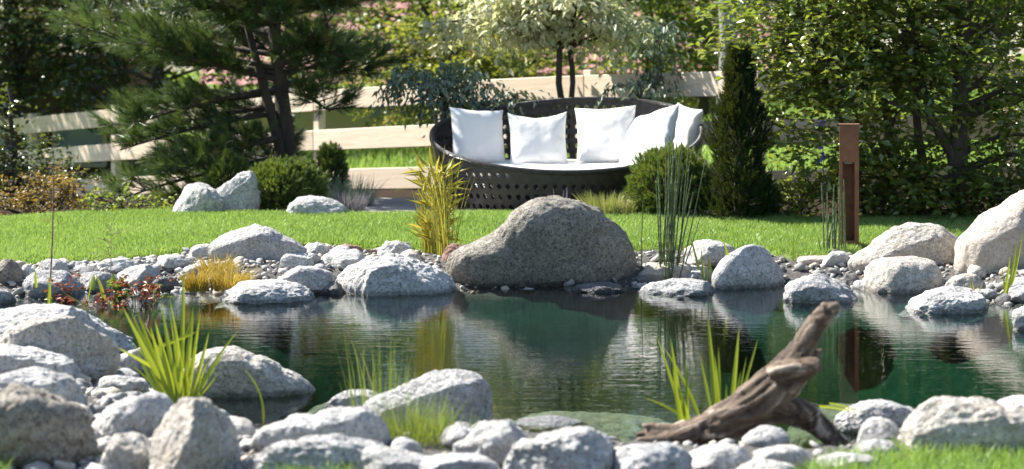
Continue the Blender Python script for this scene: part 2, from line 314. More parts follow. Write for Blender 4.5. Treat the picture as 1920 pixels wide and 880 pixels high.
def blades(n, pts, hmin, hmax, w, lean, rng, tint=(0, 1)):
    h = rng.uniform(hmin, hmax, n); a = rng.uniform(0, 2 * np.pi, n); side = np.c_[np.cos(a), np.sin(a), np.zeros(n)] * (w * rng.uniform(.7, 1.3, n))[:, None]
    b = rng.uniform(0, 2 * np.pi, n); l = rng.uniform(0, lean, n) * h; tip = pts + np.c_[np.cos(b) * l, np.sin(b) * l, h]
    mid = pts + (tip - pts) * .55 - np.c_[np.cos(b) * l, np.sin(b) * l, np.zeros(n)] * .2
    v = np.stack([pts - side / 2, pts + side / 2, mid - side * .42, mid + side * .42, tip], 1).reshape(-1, 3); k = np.arange(n) * 5
    tv = np.clip(rng.normal(.45, .22, n), *tint)
    return v, [np.stack([k, k + 1, k + 3, k + 2], 1), np.stack([k + 2, k + 3, k + 4], 1)], np.repeat(tv, 5)
def scatter_in(P, n, rng):
    lo, hi = P.min(0), P.max(0); out = []
    while sum(map(len, out)) < n:
        c = rng.uniform(lo, hi, (n * 2, 2)); c = c[inside(P, c[:, 0], c[:, 1])]; c = c[np.abs(c[:, 0]) < .32 * c[:, 1]]; out.append(c)
    return np.concatenate(out)[:n]
rng = np.random.default_rng(11)
p = scatter_in(LAWN, 185000, rng); e = sdist(LAWN, p[:, 0], p[:, 1]); zz = height(p[:, 0], p[:, 1]) + .03 * sm(.02, -.06, e)
v, f, tv = blades(len(p), np.c_[p, zz - .004], .02, .045, .0055, .8, rng)
patch = np.array([noise.noise(Vector((a * 1.1, b * 1.1, 0))) for a, b in p]); tv = np.clip(tv + np.repeat(patch, 5) * .38, 0, 1)
gl = rng.random(len(p)) < .012; tv = np.where(np.repeat(gl, 5), 1, np.minimum(tv, .93))
tag(obj('lawn_grass', np_mesh('lawn_grass', v, f, False, {'tint': tv}), M['lawn']), 'bright green mown lawn between pond bank and sofa', kind='stuff')
V, Fq, Ft, T, k = [], [], [], [], 0
for P, n in zip(NEAR_LAWNS, (16000, 2600, 500)):
    p = scatter_in(P, n, rng); v, f, tv = blades(n, np.c_[p, height(p[:, 0], p[:, 1]) - .004], .03, .085, .006, .8, rng)
    V.append(v); Fq.append(f[0] + k); Ft.append(f[1] + k); T.append(tv); k += len(v)
tag(obj('near_grass', np_mesh('near_grass', np.concatenate(V), [np.concatenate(Fq), np.concatenate(Ft)], False, {'tint': np.concatenate(T)}), M['lawn']), 'soft blurred grass tips along the bottom of the picture', kind='stuff')
# meadow beyond the fence
p = np.c_[rng.uniform(-8.5, 8, 40000), np.zeros(40000)]; p[:, 1] = fence_y(p[:, 0]) + .25 + rng.uniform(0, 1, len(p)) ** 1.4 * 9
p = p[(np.abs(p[:, 0]) < .3 * p[:, 1])]
v, f, tv = blades(len(p), np.c_[p, height(p[:, 0], p[:, 1])], .06, .2, .014, .7, rng)
tag(obj('meadow_grass', np_mesh('meadow_grass', v, f, False, {'tint': np.minimum(tv + .12, .93)}), M['lawn']), 'taller sunlit grass growing beyond the wooden fence', kind='stuff')

# ------------------------------------------------------------------ rocks
ICO = {}
def ico(s):
    if s not in ICO:
        bm = bmesh.new(); bmesh.ops.create_icosphere(bm, subdivisions=s, radius=1)
        ICO[s] = (np.array([v.co[:] for v in bm.verts]), np.array([[v.index for v in f.verts] for f in bm.faces])); bm.free()
    return ICO[s]
def fnoise(P, sc, seed, octv=4, H=.8):
    o = seed * 7.31
    return np.array([noise.fractal(Vector((a * sc + o, b * sc - o, c * sc + .5 * o)), H, 2.0, octv) for a, b, c in P])
def rock(name, x0, x1, yt, yb, mat, label, seed, z0=None, outline=None, dep=.85, nexp=2.3, cuts=5, skew=0, rough=1.0, sink=.0, cat=None, sub=None, group=None, ctr=.3, yaw=None, front=(.18, .22)):
    ctr = .06 if (z0 is not None and outline is None) else .2 if (ctr == .3 and outline is None) else ctr; rg = np.random.default_rng(seed + 500); xm = (x0 + x1) / 2
    z = .1 if z0 is None else z0
    for _ in range(8):
        P = px(xm, yb, z)
        if z0 is None: z = .5 * z + .5 * max(float(height(P[0], P[1])), -.02)
    D = P[1]; wpx = x1 - x0; w = wpx * D / FPX / 2; Dc = D + w * dep * .55; s = FPX / Dc
    w = wpx / s / 2; ground = float(height((xm - CX) / s, Dc)) if z0 is None else z0
    top = CAMH - (yt - HY) / s; h = max(top - (CAMH - (yb - HY) / s), .03)
    sub = sub or (6 if wpx > 175 else 5 if wpx > 50 else 4); U, F = ico(sub)
    if outline is None:
        n = nexp; V = U / (np.sum(np.abs(U) ** n, 1) ** (1 / n))[:, None]
        for _ in range(cuts):
            nn = unit(rg.normal(0, 1, 3) * np.array([1, 1, .7])); 
            if nn[2] < -.2: nn[2] *= -1
            dd = rg.uniform(.66, .9); ex = V @ nn - dd; V = V - np.where(ex > 0, ex * .82, 0)[:, None] * nn
        V[:, 0] += skew * V[:, 2] * .6
        a = rg.uniform(-.4, .4) if yaw is None else yaw; V[:, :2] = V[:, :2] @ np.array([[math.cos(a), -math.sin(a)], [math.sin(a), math.cos(a)]])
    else:
        oc = np.array(outline, float); c = np.array([xm, yb - (yb - yt) * ctr]); q = (oc - c) / np.array([wpx / 2, -(wpx / 2)])
        ang = np.arctan2(q[:, 1], q[:, 0]); r = np.hypot(*q.T); o = np.argsort(ang); ang, r = ang[o], r[o]
        ang = np.r_[ang[-1] - 2 * np.pi, ang, ang[0] + 2 * np.pi]; r = np.r_[r[-1], r, r[0]]
        fi = np.linspace(-np.pi, np.pi, 181); rr = np.interp(fi, ang, r); ker = np.array([1, 2, 3, 2, 1]) / 9.; rr = np.convolve(np.r_[rr[-3:-1], rr, rr[1:3]], ker, 'valid')
        ph = np.arctan2(U[:, 2], U[:, 0]); rho = np.hypot(U[:, 0], U[:, 2]) ** .85; R = np.interp(ph, fi, rr) * rho
        V = np.c_[R * np.cos(ph), U[:, 1], R * np.sin(ph)]
        for _ in range(cuts):
            nn = unit(rg.normal(0, 1, 3) * np.array([.5, 1, .5])); nn[1] = -abs(nn[1]); m = (V @ nn).max(); dd = m * rg.uniform(.72, .92); ex = V @ nn - dd; V = V - np.where(ex > 0, ex * .75, 0)[:, None] * nn
    V[:, 1] += front[0] * V[:, 0] - front[1] * V[:, 2]
    N = unit(V); am = rough * (1 if outline is None else .6)
    V = V + N * (am * ((.10 if outline is None else .045) * fnoise(V, 1.1, seed, 2) + .055 * fnoise(V, 3.2, seed + 9, 4, .7) + (.022 * fnoise(V, 11, seed + 3, 3, .6) if sub > 4 else 0)))[:, None]
    V[:, 0] *= w / np.abs(V[:, 0]).max() * 1.0; V[:, 1] *= w * dep / np.abs(V[:, 1]).max()
    mid = .5 * (V[:, 0].max() + V[:, 0].min()); V[:, 0] -= mid; V[:, 0] *= 2 * w / (V[:, 0].max() - V[:, 0].min())
    if outline is None: up = V[:, 2].max(); V[:, 2] = np.where(V[:, 2] > 0, V[:, 2] * h * (1 - ctr) / up, V[:, 2] * (h * ctr + .10 * min(w, .5) + .03) / -V[:, 2].min())
    else: V[:, 2] *= h * (1 - ctr) / V[:, 2].max(); V[:, 2] = np.where(V[:, 2] < 0, V[:, 2] * 1.35, V[:, 2])
    zc = top - h * (1 - ctr)
    me = np_mesh(name, V, F, True)
    return tag(obj(name, me, M[mat], loc=((xm - CX) / s, Dc, zc - sink)), label, cat or ('boulder' if wpx > 150 else 'rock'), group)
BB = [(836, 500), (842, 478), (858, 466), (892, 453), (925, 436), (948, 410), (972, 384), (1000, 368), (1030, 362), (1062, 366), (1100, 380), (1135, 403), (1165, 430), (1185, 458), (1197, 490), (1197, 515), (1185, 538), (1100, 552), (1000, 556), (900, 552), (850, 535)]
ROCKS = [
 ('boulder', 834, 1198, 362, 543, 'brownrock', 'huge brown humped boulder on the far bank in front of the sofa', dict(outline=BB, dep=.62, z0=-.02, cuts=0, rough=.9, ctr=.33, front=(.45, 1.1))),
 # behind the lawn
 ('rock', 320, 424, 342, 409, 'granite', 'sunlit white angular rock behind the lawn, left of the mugo pine', dict(cuts=8, nexp=2.8, skew=.5)),
 ('rock', 405, 490, 320, 406, 'bluegrey', 'tilted blue grey rock touching the round mugo pine beside the white rock', dict(cuts=8, nexp=2.6, skew=.3)),
 ('rock', 535, 655, 366, 411, 'granite', 'low pale rock at the back lawn edge in front of the lavender', dict(cuts=5)),
 # far bank, left
 ('rock', -24, 42, 484, 534, 'brownrock', 'brownish grey stone cut by the left picture edge at the lawn edge', {}),
 ('rock', 38, 68, 496, 522, 'granite', 'tiny grey stone squeezed beside the brownish stone at the left edge', {}),
 ('rock', 69, 130, 485, 516, 'granite', 'small rounded stone at the lawn edge behind the tall dry stalk', {}),
 ('rock', 42, 165, 505, 560, 'bluegrey', 'dark grey layered rock at the waterline beside the left red leaved plant', dict(skew=-.2)),
 ('rock', 128, 184, 495, 526, 'granite', 'pale blunt stone between the lawn edge and the red leaved plants', {}),
 ('rock', 181, 272, 483, 508, 'granite', 'long flat grey stone lying against the lawn edge on the left', dict(nexp=2.6)),
 ('rock', 219, 302, 494, 530, 'granite', 'smooth pale stone with a ridge behind the larger red leaved plant', dict(skew=.2)),
 ('rock', 145, 225, 508, 548, 'bluegrey', 'grey waterside stone between the two red leaved plants', {}),
 ('rock', 288, 366, 476, 503, 'granite', 'flat sloping stone at the lawn edge left of the gravel', {}),
 ('rock', 308, 420, 492, 527, 'granite', 'long low grey stone directly behind the amber sedge tufts', dict(nexp=2.5)),
 ('rock', 283, 340, 518, 549, 'darkrock', 'dark stone at the waterline left of the amber sedge tufts', {}),
 ('rock', 353, 418, 457, 487, 'granite', 'stone leaning on the left end of the long rock by the lawn', {}),
 ('boulder', 391, 574, 420, 491, 'granite', 'long grey whale-backed boulder at the lawn edge above the gravel', dict(outline=[(391, 470), (396, 445), (415, 427), (450, 420), (490, 425), (530, 442), (560, 458), (574, 470), (565, 488), (500, 498), (420, 496)], dep=.6)),
 ('rock', -26, 28, 540, 574, 'bluegrey', 'blue grey rock at the water in the left picture edge', {}),
 # far bank, middle
 ('rock', 558, 622, 453, 482, 'granite', 'small domed stone right of the whale-backed boulder', {}),
 ('rock', 616, 682, 457, 478, 'redrock', 'flat reddish brown stone at the lawn edge behind the stones', {}),
 ('rock', 525, 590, 475, 503, 'bluegrey', 'rounded blue grey stone above the overhanging flat stone', {}),
 ('rock', 594, 692, 467, 512, 'granite', 'tilted grey stone behind the overhanging flat stone', dict(skew=.3)),
 ('rock', 500, 630, 497, 542, 'granite', 'flat pale stone overhanging the water beside the dark cleft', dict(nexp=2.6, cuts=6)),
 ('boulder', 400, 594, 523, 569, 'granite', 'broad low speckled boulder rising from the water right of the sedge', dict(nexp=2.2, cuts=3, z0=-.01)),
 ('boulder', 627, 858, 473, 554, 'granite', 'big pale coarse boulder left of the huge brown one, in the water', dict(outline=[(627, 530), (640, 510), (670, 488), (710, 474), (755, 476), (800, 495), (835, 520), (856, 540), (850, 560), (740, 570), (640, 560)], dep=.7, z0=-.01, rough=1.5)),
 ('rock', 704, 782, 449, 488, 'granite', 'craggy pale stone at the lawn edge left of the golden grass', dict(cuts=7, rough=1.5)),
 ('rock', 586, 658, 527, 556, 'darkrock', 'dark wet stone in the cleft under the overhanging stone', {}),  # dark stone colour carries the shade of the cleft
 ('rock', 826, 890, 456, 506, 'redrock', 'reddish stone wedged between the golden grass and the huge boulder', {}),
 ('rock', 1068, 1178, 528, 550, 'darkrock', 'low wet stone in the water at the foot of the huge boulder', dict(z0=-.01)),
 # far bank, right
 ('rock', 1196, 1348, 520, 556, 'bluegrey', 'low grey rock in the water in front of the tall horsetails', dict(z0=-.01, cuts=3)),
 ('rock', 1192, 1302, 489, 528, 'cream', 'pale flat slab-like stone just right of the huge boulder', dict(nexp=3.4)),
 ('rock', 1281, 1381, 448, 491, 'granite', 'speckled round stone at the lawn edge right of the tall horsetails', {}),
 ('rock', 1331, 1474, 457, 543, 'bluegrey', 'peaked grey rock with pale left face among the striped iris leaves', dict(outline=[(1331, 520), (1345, 490), (1375, 468), (1405, 457), (1430, 462), (1450, 488), (1472, 520), (1470, 550), (1400, 556), (1340, 552)], dep=.8, z0=-.01, rough=.7, cuts=2, front=(.75, .4))),
 ('rock', 1272, 1342, 497, 532, 'granite', 'smooth grey stone partly behind the tall horsetails at the water', {}),
 ('rock', 1464, 1610, 511, 570, 'bluegrey', 'rough dark grey rock in the water below the thin horsetails', dict(z0=-.01, rough=1.4, cuts=4)),
 ('boulder', 1588, 1800, 417, 500, 'warm', 'long arched warm grey boulder in front of the rusty bollard', dict(front=(.1, .0), outline=[(1588, 488), (1605, 476), (1630, 462), (1655, 438), (1685, 421), (1725, 417), (1765, 427), (1790, 452), (1800, 476), (1780, 500), (1690, 506), (1600, 502)], dep=.55)),
 ('boulder', 1612, 1767, 480, 550, 'warm', 'loaf-shaped warm granite boulder in the water below the arched one', dict(front=(0, 0), nexp=2.7, cuts=3, z0=-.01)),
 ('boulder', 1787, 2080, 335, 507, 'cream', 'largest cream boulder sloping up out of the right picture edge', dict(outline=[(1787, 490), (1790, 455), (1815, 425), (1870, 385), (1930, 350), (1990, 335), (2050, 360), (2080, 430), (2075, 500), (1950, 515), (1800, 512)], dep=.6, cuts=4, rough=.8)),
 ('rock', 1769, 1858, 512, 553, 'warm', 'small warm rounded stone between gravel and the flat waterside rock', {}),
 ('boulder', 1684, 1862, 535, 588, 'granite', 'flat pale waterside boulder tapering to the left on the right bank', dict(z0=-.01, skew=.3, cuts=3)),
 ('rock', 1888, 1975, 518, 562, 'bluegrey', 'grey stone at the right picture edge behind the striped iris', {}),
 ('rock', 1892, 1990, 568, 622, 'granite', 'pale rock dipping into the water at the right picture edge', dict(z0=-.01)),
 ('rock', 1490, 1590, 479, 500, 'cream', 'thin flat white stone slab lying on the gravel by the lawn', dict(nexp=5, cuts=0, rough=.35)),
 ('rock', 1540, 1592, 470, 500, 'granite', 'small pale stone behind the thin horsetails at the lawn edge', {}),
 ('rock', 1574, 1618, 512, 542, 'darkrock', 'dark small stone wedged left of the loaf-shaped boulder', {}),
 # near bank, left
 ('boulder', -70, 250, 567, 655, 'granite', 'broad pale boulder at the left edge, farthest of the near pile', dict(cuts=5, nexp=2.4, skew=-.1)),
 ('boulder', 4, 220, 586, 708, 'warm', 'big warm boulder with brown base left of the yellow green iris', dict(cuts=4, nexp=2.6, front=(.5, .3))),
 ('boulder', -50, 153, 644, 722, 'granite', 'low pale boulder below the warm one at the left edge', dict(cuts=5)),
 ('boulder', -60, 160, 686, 790, 'granite', 'sunlit boulder behind the darkest front boulder at the left edge', dict(cuts=4)),
 ('boulder', -80, 180, 712, 880, 'brownrock', 'large brown stained boulder in the lower left corner', dict(cuts=3, nexp=2.6, front=(.2, .7))),
 ('rock', 212, 284, 650, 708, 'bluegrey', 'blue grey rock behind the yellow green iris at the water', {}),
 ('rock', 178, 284, 702, 740, 'granite', 'low pale stone left of the base of the near iris', {}),
 ('boulder', 170, 333, 732, 820, 'granite', 'pale tilted boulder below the near iris on the left', dict(cuts=6, skew=.3)),
 ('boulder', 340, 594, 645, 752, 'warm', 'dark fronted boulder standing in the water right of the near iris', dict(outline=[(340, 720), (352, 680), (385, 652), (425, 645), (475, 662), (530, 692), (580, 725), (594, 742), (580, 760), (450, 768), (350, 762)], dep=.6, z0=-.02, rough=1.2, front=(.3, .6))),
 ('rock', 186, 300, 812, 892, 'warm', 'warm pale stone at the bottom edge left of the egg-shaped boulder', {}),
 ('boulder', 276, 457, 743, 900, 'warm', 'egg-shaped upright boulder at the bottom edge below the near iris', dict(cuts=4, nexp=2.5)),
 ('boulder', 470, 733, 762, 852, 'granite', 'long pale boulder with shaded right end behind the pitted one', dict(outline=[(470, 830), (485, 805), (530, 788), (590, 778), (650, 766), (690, 764), (715, 782), (731, 810), (733, 850), (600, 862), (480, 858)], dep=.5)),
 ('boulder', 428, 742, 812, 897, 'bluegrey', 'pitted pale boulder sloping to the grass at the bottom edge', dict(cuts=5, rough=1.5, dep=.5)),
 # near bank, middle
 ('rock', 604, 730, 728, 780, 'granite', 'smooth pale rock with a rusty mark behind the fine grass', {}),
 ('boulder', 670, 924, 692, 812, 'granite', 'tall pale boulder with steep right side behind the fine grass', dict(outline=[(670, 780), (690, 750), (740, 730), (780, 710), (820, 696), (860, 692), (895, 705), (915, 730), (922, 780), (918, 812), (800, 825), (680, 815)], dep=.55)),
 ('boulder', 655, 822, 831, 900, 'granite', 'notched pale rock at the bottom edge below the fine grass', dict(cuts=7)),
 ('boulder', 778, 940, 850, 905, 'bluegrey', 'flat smooth grey slab at the bottom edge under the fine grass', dict(nexp=2.8, cuts=3, rough=.5)),
 ('boulder', 845, 1020, 785, 868, 'granite', 'coarse pale boulder right of the fine grass', dict(rough=1.4)),
 ('boulder', 938, 1156, 798, 905, 'granite', 'rounded pitted boulder at the bottom edge in the middle', dict(rough=1.4, cuts=4)),
 ('rock', 950, 1104, 778, 803, 'bluegrey', 'low dark topped rock barely above the water near the middle boulder', dict(z0=-.02, cuts=2)),
 ('boulder', 1140, 1300, 826, 900, 'bluegrey', 'grey boulder at the bottom edge under the driftwood root', dict(cuts=4)),
 # near bank, right
 ('rock', 1266, 1412, 832, 882, 'granite', 'pale flat boulder directly under the driftwood trunk', dict(cuts=4)),
 ('rock', 1407, 1522, 832, 876, 'granite', 'oval pale rock between the trunk and the propping root of the driftwood', dict(cuts=3)),
 ('rock', 1362, 1494, 860, 902, 'granite', 'half hidden pale rock at the bottom edge below the oval one', {}),
 ('rock', 1518, 1655, 848, 892, 'granite', 'white flat stone by the grass at the foot of the driftwood', {}),
 ('rock', 1586, 1692, 822, 870, 'bluegrey', 'shaded blue grey stone right of the driftwood foot', {}),
 ('boulder', 1562, 1745, 748, 815, 'granite', 'long pale rock at the water with dark pitted flank, right of driftwood', dict(dep=.6)),
 ('rock', 1605, 1714, 780, 840, 'granite', 'smooth rounded pale stone in front of the long waterside rock', {}),
 ('boulder', 1680, 1990, 742, 862, 'warm', 'largest pale boulder above the grass in the lower right corner', dict(outline=[(1680, 840), (1690, 800), (1715, 765), (1755, 744), (1800, 752), (1860, 760), (1930, 770), (1980, 790), (1990, 840), (1900, 868), (1750, 868)], dep=.55, rough=1.4, cuts=5)),
 ('boulder', 1810, 2030, 741, 815, 'granite', 'rough pale rock behind the lower right boulder at the picture edge', {}),
 # under water
 ('boulder', 900, 1150, 554, 586, 'algae', 'smooth submerged boulder below the huge brown one', dict(z0=-.16, cuts=2, sink=.0)),
 ('boulder', 880, 1290, 752, 840, 'algae', 'pale flat submerged boulder beyond the middle near rocks', dict(z0=-.3, cuts=2, sink=.045)),
 ('boulder', 1440, 1900, 738, 850, 'algae', 'wide submerged boulder behind the driftwood and right near rocks', dict(z0=-.3, cuts=2, sink=.045)),
 ('boulder', 560, 790, 728, 790, 'algae', 'submerged boulder right of the dark fronted one', dict(z0=-.25, cuts=2, sink=.04)),
]
for i, (nm, x0, x1, yt, yb, mat, lab, kw) in enumerate(ROCKS):
    rock(nm, x0, x1, yt, yb, mat, lab, i + 1, **kw)

# gravel and small cobbles
def pebbles(pts, r, rng, sub=1):
    U, F = ico(sub); n = len(pts); R = r[:, None, None] * rng.uniform(.65, 1.25, (n, 1, 3)) * np.array([1, 1, .62]); V = U[None] * R * rng.uniform(.85, 1.12, (n, len(U), 1))
    a = rng.uniform(0, 6.28, n); c, s = np.cos(a)[:, None], np.sin(a)[:, None]; tl = rng.normal(0, .35, n)[:, None]
    V = np.stack([V[..., 0], V[..., 1], V[..., 2] + V[..., 0] * tl], -1)
    V = np.stack([V[..., 0] * c - V[..., 1] * s, V[..., 0] * s + V[..., 1] * c, V[..., 2]], -1) + pts[:, None]
    Fa = (F[None] + (np.arange(n) * len(U))[:, None, None]).reshape(-1, 3); return V.reshape(-1, 3), Fa, np.repeat(rng.random(n), len(U))
t = NT('gravel stones'); t.link(t.ramp(t.attr('tint'), [(0, (.14, .14, .135)), (.35, (.29, .28, .265)), (.7, (.42, .40, .365)), (.88, (.40, .32, .24)), (1, (.56, .54, .5))]), t.p.inputs['Base Color'])
t.p.inputs['Roughness'].default_value = .8; t.link(t.bump(t.noise(t.coords(), 120, 4), .5, .006), t.p.inputs['Normal']); M['gravel'] = t.m
c = rng.uniform((-4.8, 6.3), (4.8, 14.6), (95000, 2)); c = c[np.abs(c[:, 0]) < .33 * c[:, 1]]
d1 = sdist(POND, c[:, 0], c[:, 1]); l1 = sdist(LAWN, c[:, 0], c[:, 1]); ok = (d1 > .02) & (l1 > .0) & (d1 < 1.9) & (c[:, 1] < 14.6) & ((c[:, 1] > 10.5) | (c[:, 0] < -.9) | (rng.random(len(c)) < .12)) & (rng.random(len(c)) < np.where((c[:, 1] > 10.5) & (np.abs(c[:, 0]) < 2.0) & (np.abs(c[:, 0] + 1.75) > .45), .26, .62))
for P in NEAR_LAWNS: ok &= ~inside(P, c[:, 0], c[:, 1])
c = c[ok][:13000]; r = rng.gamma(1.7, .0075, len(c)) + .006; r = np.clip(r, .007, .055)
v, f, tv = pebbles(np.c_[c, height(c[:, 0], c[:, 1]) + r * .35], r, rng)
n_big = 80
cob_rng = np.random.default_rng(77); k_c = 0
tag(obj('gravel', np_mesh('gravel', v, f, True, {'tint': tv}), M['gravel']), 'grey round gravel filling the banks between the rocks', kind='stuff')

# loose cobbles between the edge rocks of the far bank and the near bank
CK = ['granite', 'bluegrey', 'warm', 'granite', 'darkrock', 'bluegrey']; CW = {'granite': 'pale grey', 'bluegrey': 'blue grey', 'warm': 'warm brownish', 'darkrock': 'dark'}
def handle(lab):
    for sep_ in (' at ', ' in ', ' behind ', ' beside ', ' between ', ' touching ', ' above ', ' below ', ' with ', ' cut ', ' left ', ' right ', ' leaning ', ' lying ', ' directly ', ' among ', ' rising ', ' overhanging ', ' wedged ', ' sloping ', ' tapering ', ' dipping ', ' partly ', ' squeezed ', ' just ', ' barely ', ' standing ', ' under ', ' by ', ','): lab = lab.split(sep_)[0]
    return lab
RK = [(o, handle(o['label'])) for o in bpy.data.objects if o.name.split('.')[0] in ('rock', 'boulder') and o.location.z > -.05]
RP = np.array([o.location[:2] for o, _ in RK]); used = set(); spots = []; tries = 0
while len(spots) < 60 and tries < 6000:
    tries += 1; q = cob_rng.uniform((-3.6, 6.6), (3.8, 14.2)); d_ = float(sdist(POND, q[0], q[1])); l_ = float(sdist(LAWN, q[0], q[1]))
    if not (.03 < d_ < 1.1 and l_ > .05 and abs(q[0]) < .26 * q[1] and (q[1] > 11.5 or q[1] < 9.5)) or any(inside(P, q[0], q[1]) for P in NEAR_LAWNS): continue
    j = int(np.hypot(*(RP - q).T).argmin()); k = int(cob_rng.integers(6)); lab = f'{CW[CK[k]]} loose cobble in the gravel beside the {RK[j][1]}'
    if lab in used or np.hypot(*(RP[j] - q)) < RK[j][0].dimensions.x * .4: continue
    used.add(lab); spots.append((q, k, lab))
protos = []
for k in range(6):
    U, F = ico(4); V = U * np.array([1, cob_rng.uniform(.65, .95), cob_rng.uniform(.5, .7)])
    for _ in range(4):
        nn = unit(cob_rng.normal(0, 1, 3)); ex = V @ nn - (V @ nn).max() * cob_rng.uniform(.7, .9); V = V - np.where(ex > 0, ex * .8, 0)[:, None] * nn
    V = V + unit(V) * (.09 * fnoise(V, 1.6, 300 + k, 3))[:, None]; me = np_mesh('cobble', V * .07, F, True); me.materials.append(M[CK[k]]); protos.append(me)
bpy.context.view_layer.update()
for q, k, lab in spots:
    o = bpy.data.objects.new('cobble', protos[k]); COL.objects.link(o); r_ = cob_rng.uniform(.045, .10); o.scale = (r_ / .07,) * 3; o.location = (q[0], q[1], float(height(*q)) + r_ * .25); o.rotation_euler = (cob_rng.normal(0, .2), cob_rng.normal(0, .2), cob_rng.uniform(0, 6.28))
    tag(o, lab, 'cobble', 'loose cobbles on the far bank' if q[1] > 10.5 else 'loose cobbles on the near bank')

# ------------------------------------------------------------------ wooden fence
def box_mesh(name, sx, sy, sz, bevel=.004, seg=1):
    bm = bmesh.new(); bmesh.ops.create_cube(bm, size=1); bmesh.ops.scale(bm, vec=(sx, sy, sz), verts=bm.verts)
    if bevel: bmesh.ops.bevel(bm, geom=bm.edges[:], offset=bevel, segments=seg, affect='EDGES')
    me = bpy.data.meshes.new(name); bm.to_mesh(me); bm.free(); return me
P0 = fence_pt(1097); fd1 = (FC - FA) / np.hypot(*(FC - FA)); fd2 = (FB - FC) / np.hypot(*(FB - FC)); span = np.hypot(*(FC - P0)) / 1.0
posts = [P0 + fd1 * span * k for k in range(-6, 2)]; posts += [posts[-1] + fd2 * span * k for k in range(1, 4)]
def side(a, b):
    e = (b - a) / np.hypot(*(b - a)); return np.array([e[1], -e[0]]), math.atan2(e[1], e[0])
fence = empty('fence', (P0[0], P0[1], float(height(*P0))), 'pale larch plank fence with three wide rails behind the sofa and trees', 'fence')
fi = Matrix.Translation(fence.location).inverted(); post_me = None
for k, p in enumerate(posts):
    fn, fang = side(p, posts[k + 1]) if k < len(posts) - 1 else side(posts[k - 1], p)
    zt = float(fence_top(p[0])) + .05; zb = float(height(*p)) - .3; me = box_mesh('post', .10, .10, zt - zb, .006)
    o = obj('post', me, M['larch'], fence); o.matrix_basis = fi @ Matrix.Translation((p[0] - fn[0] * .072, p[1] - fn[1] * .072, (zt + zb) / 2)) @ Matrix.Rotation(fang, 4, 'Z')
rg = np.random.default_rng(5)
for k in range(len(posts) - 1):
    a, b = posts[k], posts[k + 1]; fn, fang = side(a, b)
    for row in range(3):
        za, zb = [float(fence_top(q[0])) - .11 - row * .44 for q in (a, b)]; L = math.hypot(np.hypot(*(b - a)), zb - za)
        me = box_mesh('rail', L - .006, .038, .22 + rg.uniform(-.006, .006), .005); o = obj('rail', me, M['larch'], fence)
        m = (a + b) / 2; o.matrix_basis = fi @ Matrix.Translation((m[0], m[1], (za + zb) / 2)) @ Matrix.Rotation(fang, 4, 'Z') @ Matrix.Rotation(-math.atan2(zb - za, span), 4, 'Y')

# ------------------------------------------------------------------ house with a red roof far behind
hs = empty('house', (-.3, 36, -1.8), 'house with pinkish red tiled roof far behind the fence and trees', 'house')
t = NT('roof tile'); n = t.noise(t.coords(), 3, 5, .7); t.link(t.ramp(n, [(.3, (.26, .12, .10)), (.7, (.42, .21, .18))]), t.p.inputs['Base Color']); t.p.inputs['Roughness'].default_value = .8; M['roof'] = t.m
M['plaster'] = plain('pale plaster', (.55, .5, .45), .9); M['glass'] = plain('window glass', (.10, .14, .2), .08, .8); M['darkwood'] = plain('dark timber', (.07, .045, .03), .7)
obj('wall', box_mesh('wall', 9, 5.6, 2.6, .02), M['plaster'], hs, (0, .4, 1.2))
nx, ny = 220, 13; u = np.linspace(-4.9, 4.9, nx); V, F = [], []
for side in (-1, 1):
    for r_ in range(ny):
        y0, z0, y1, z1 = (side * (3.4 - 3.4 * r_ / ny), 2.75 + 2.4 * r_ / ny, side * (3.4 - 3.4 * (r_ + 1.12) / ny), 2.75 + 2.4 * (r_ + 1.12) / ny)
        wv = .035 * np.abs(np.sin(u * math.pi / .3)); k = len(V) * nx
        V.append(np.c_[u, np.full(nx, y0), z0 + .05 + wv]); V.append(np.c_[u, np.full(nx, y1), z1 + wv]); j = np.arange(nx - 1)
        F.append(np.stack([k + j, k + j + 1, k + nx + j + 1, k + nx + j], 1))
rf = obj('roof', np_mesh('roof', np.concatenate(V), np.concatenate(F), True), M['roof'], hs, (0, .4, 0)); 
obj('eave', box_mesh('eave', 9.9, .12, .2, .01), M['darkwood'], hs, (0, -3.02, 2.62))
for x in (-3.4, -1.2, 1.0, 3.2):
    w = obj('window', box_mesh('window', 1.0, .1, 1.1, .01), M['darkwood'], hs, (x, -2.43, 1.2)); obj('pane', box_mesh('pane', .84, .04, .94, .0), M['glass'], w, (0, -.045, 0))
sh = empty('shed', (-8.3, 29.5, -.6), 'low building with blue tinted windows seen through the fence on the left', 'shed')
obj('wall', box_mesh('wall', 5.2, 3, 2.2, .02), M['darkwood'], sh, (0, 1.5, .9)); obj('roof', box_mesh('roof', 5.6, 3.5, .12, .01), M['roof'], sh, (0, 1.5, 2.06))
M['bluepane'] = plain('blue window pane', (.24, .32, .4), .15, .6)
for x in (-1.9, -.95, 0, .95, 1.9):
    w = obj('window', box_mesh('window', .8, .08, .8, .01), M['larch'], sh, (x, -.03, .85)); obj('pane', box_mesh('pane', .68, .03, .68, 0), M['bluepane'], w, (0, -.04, 0))

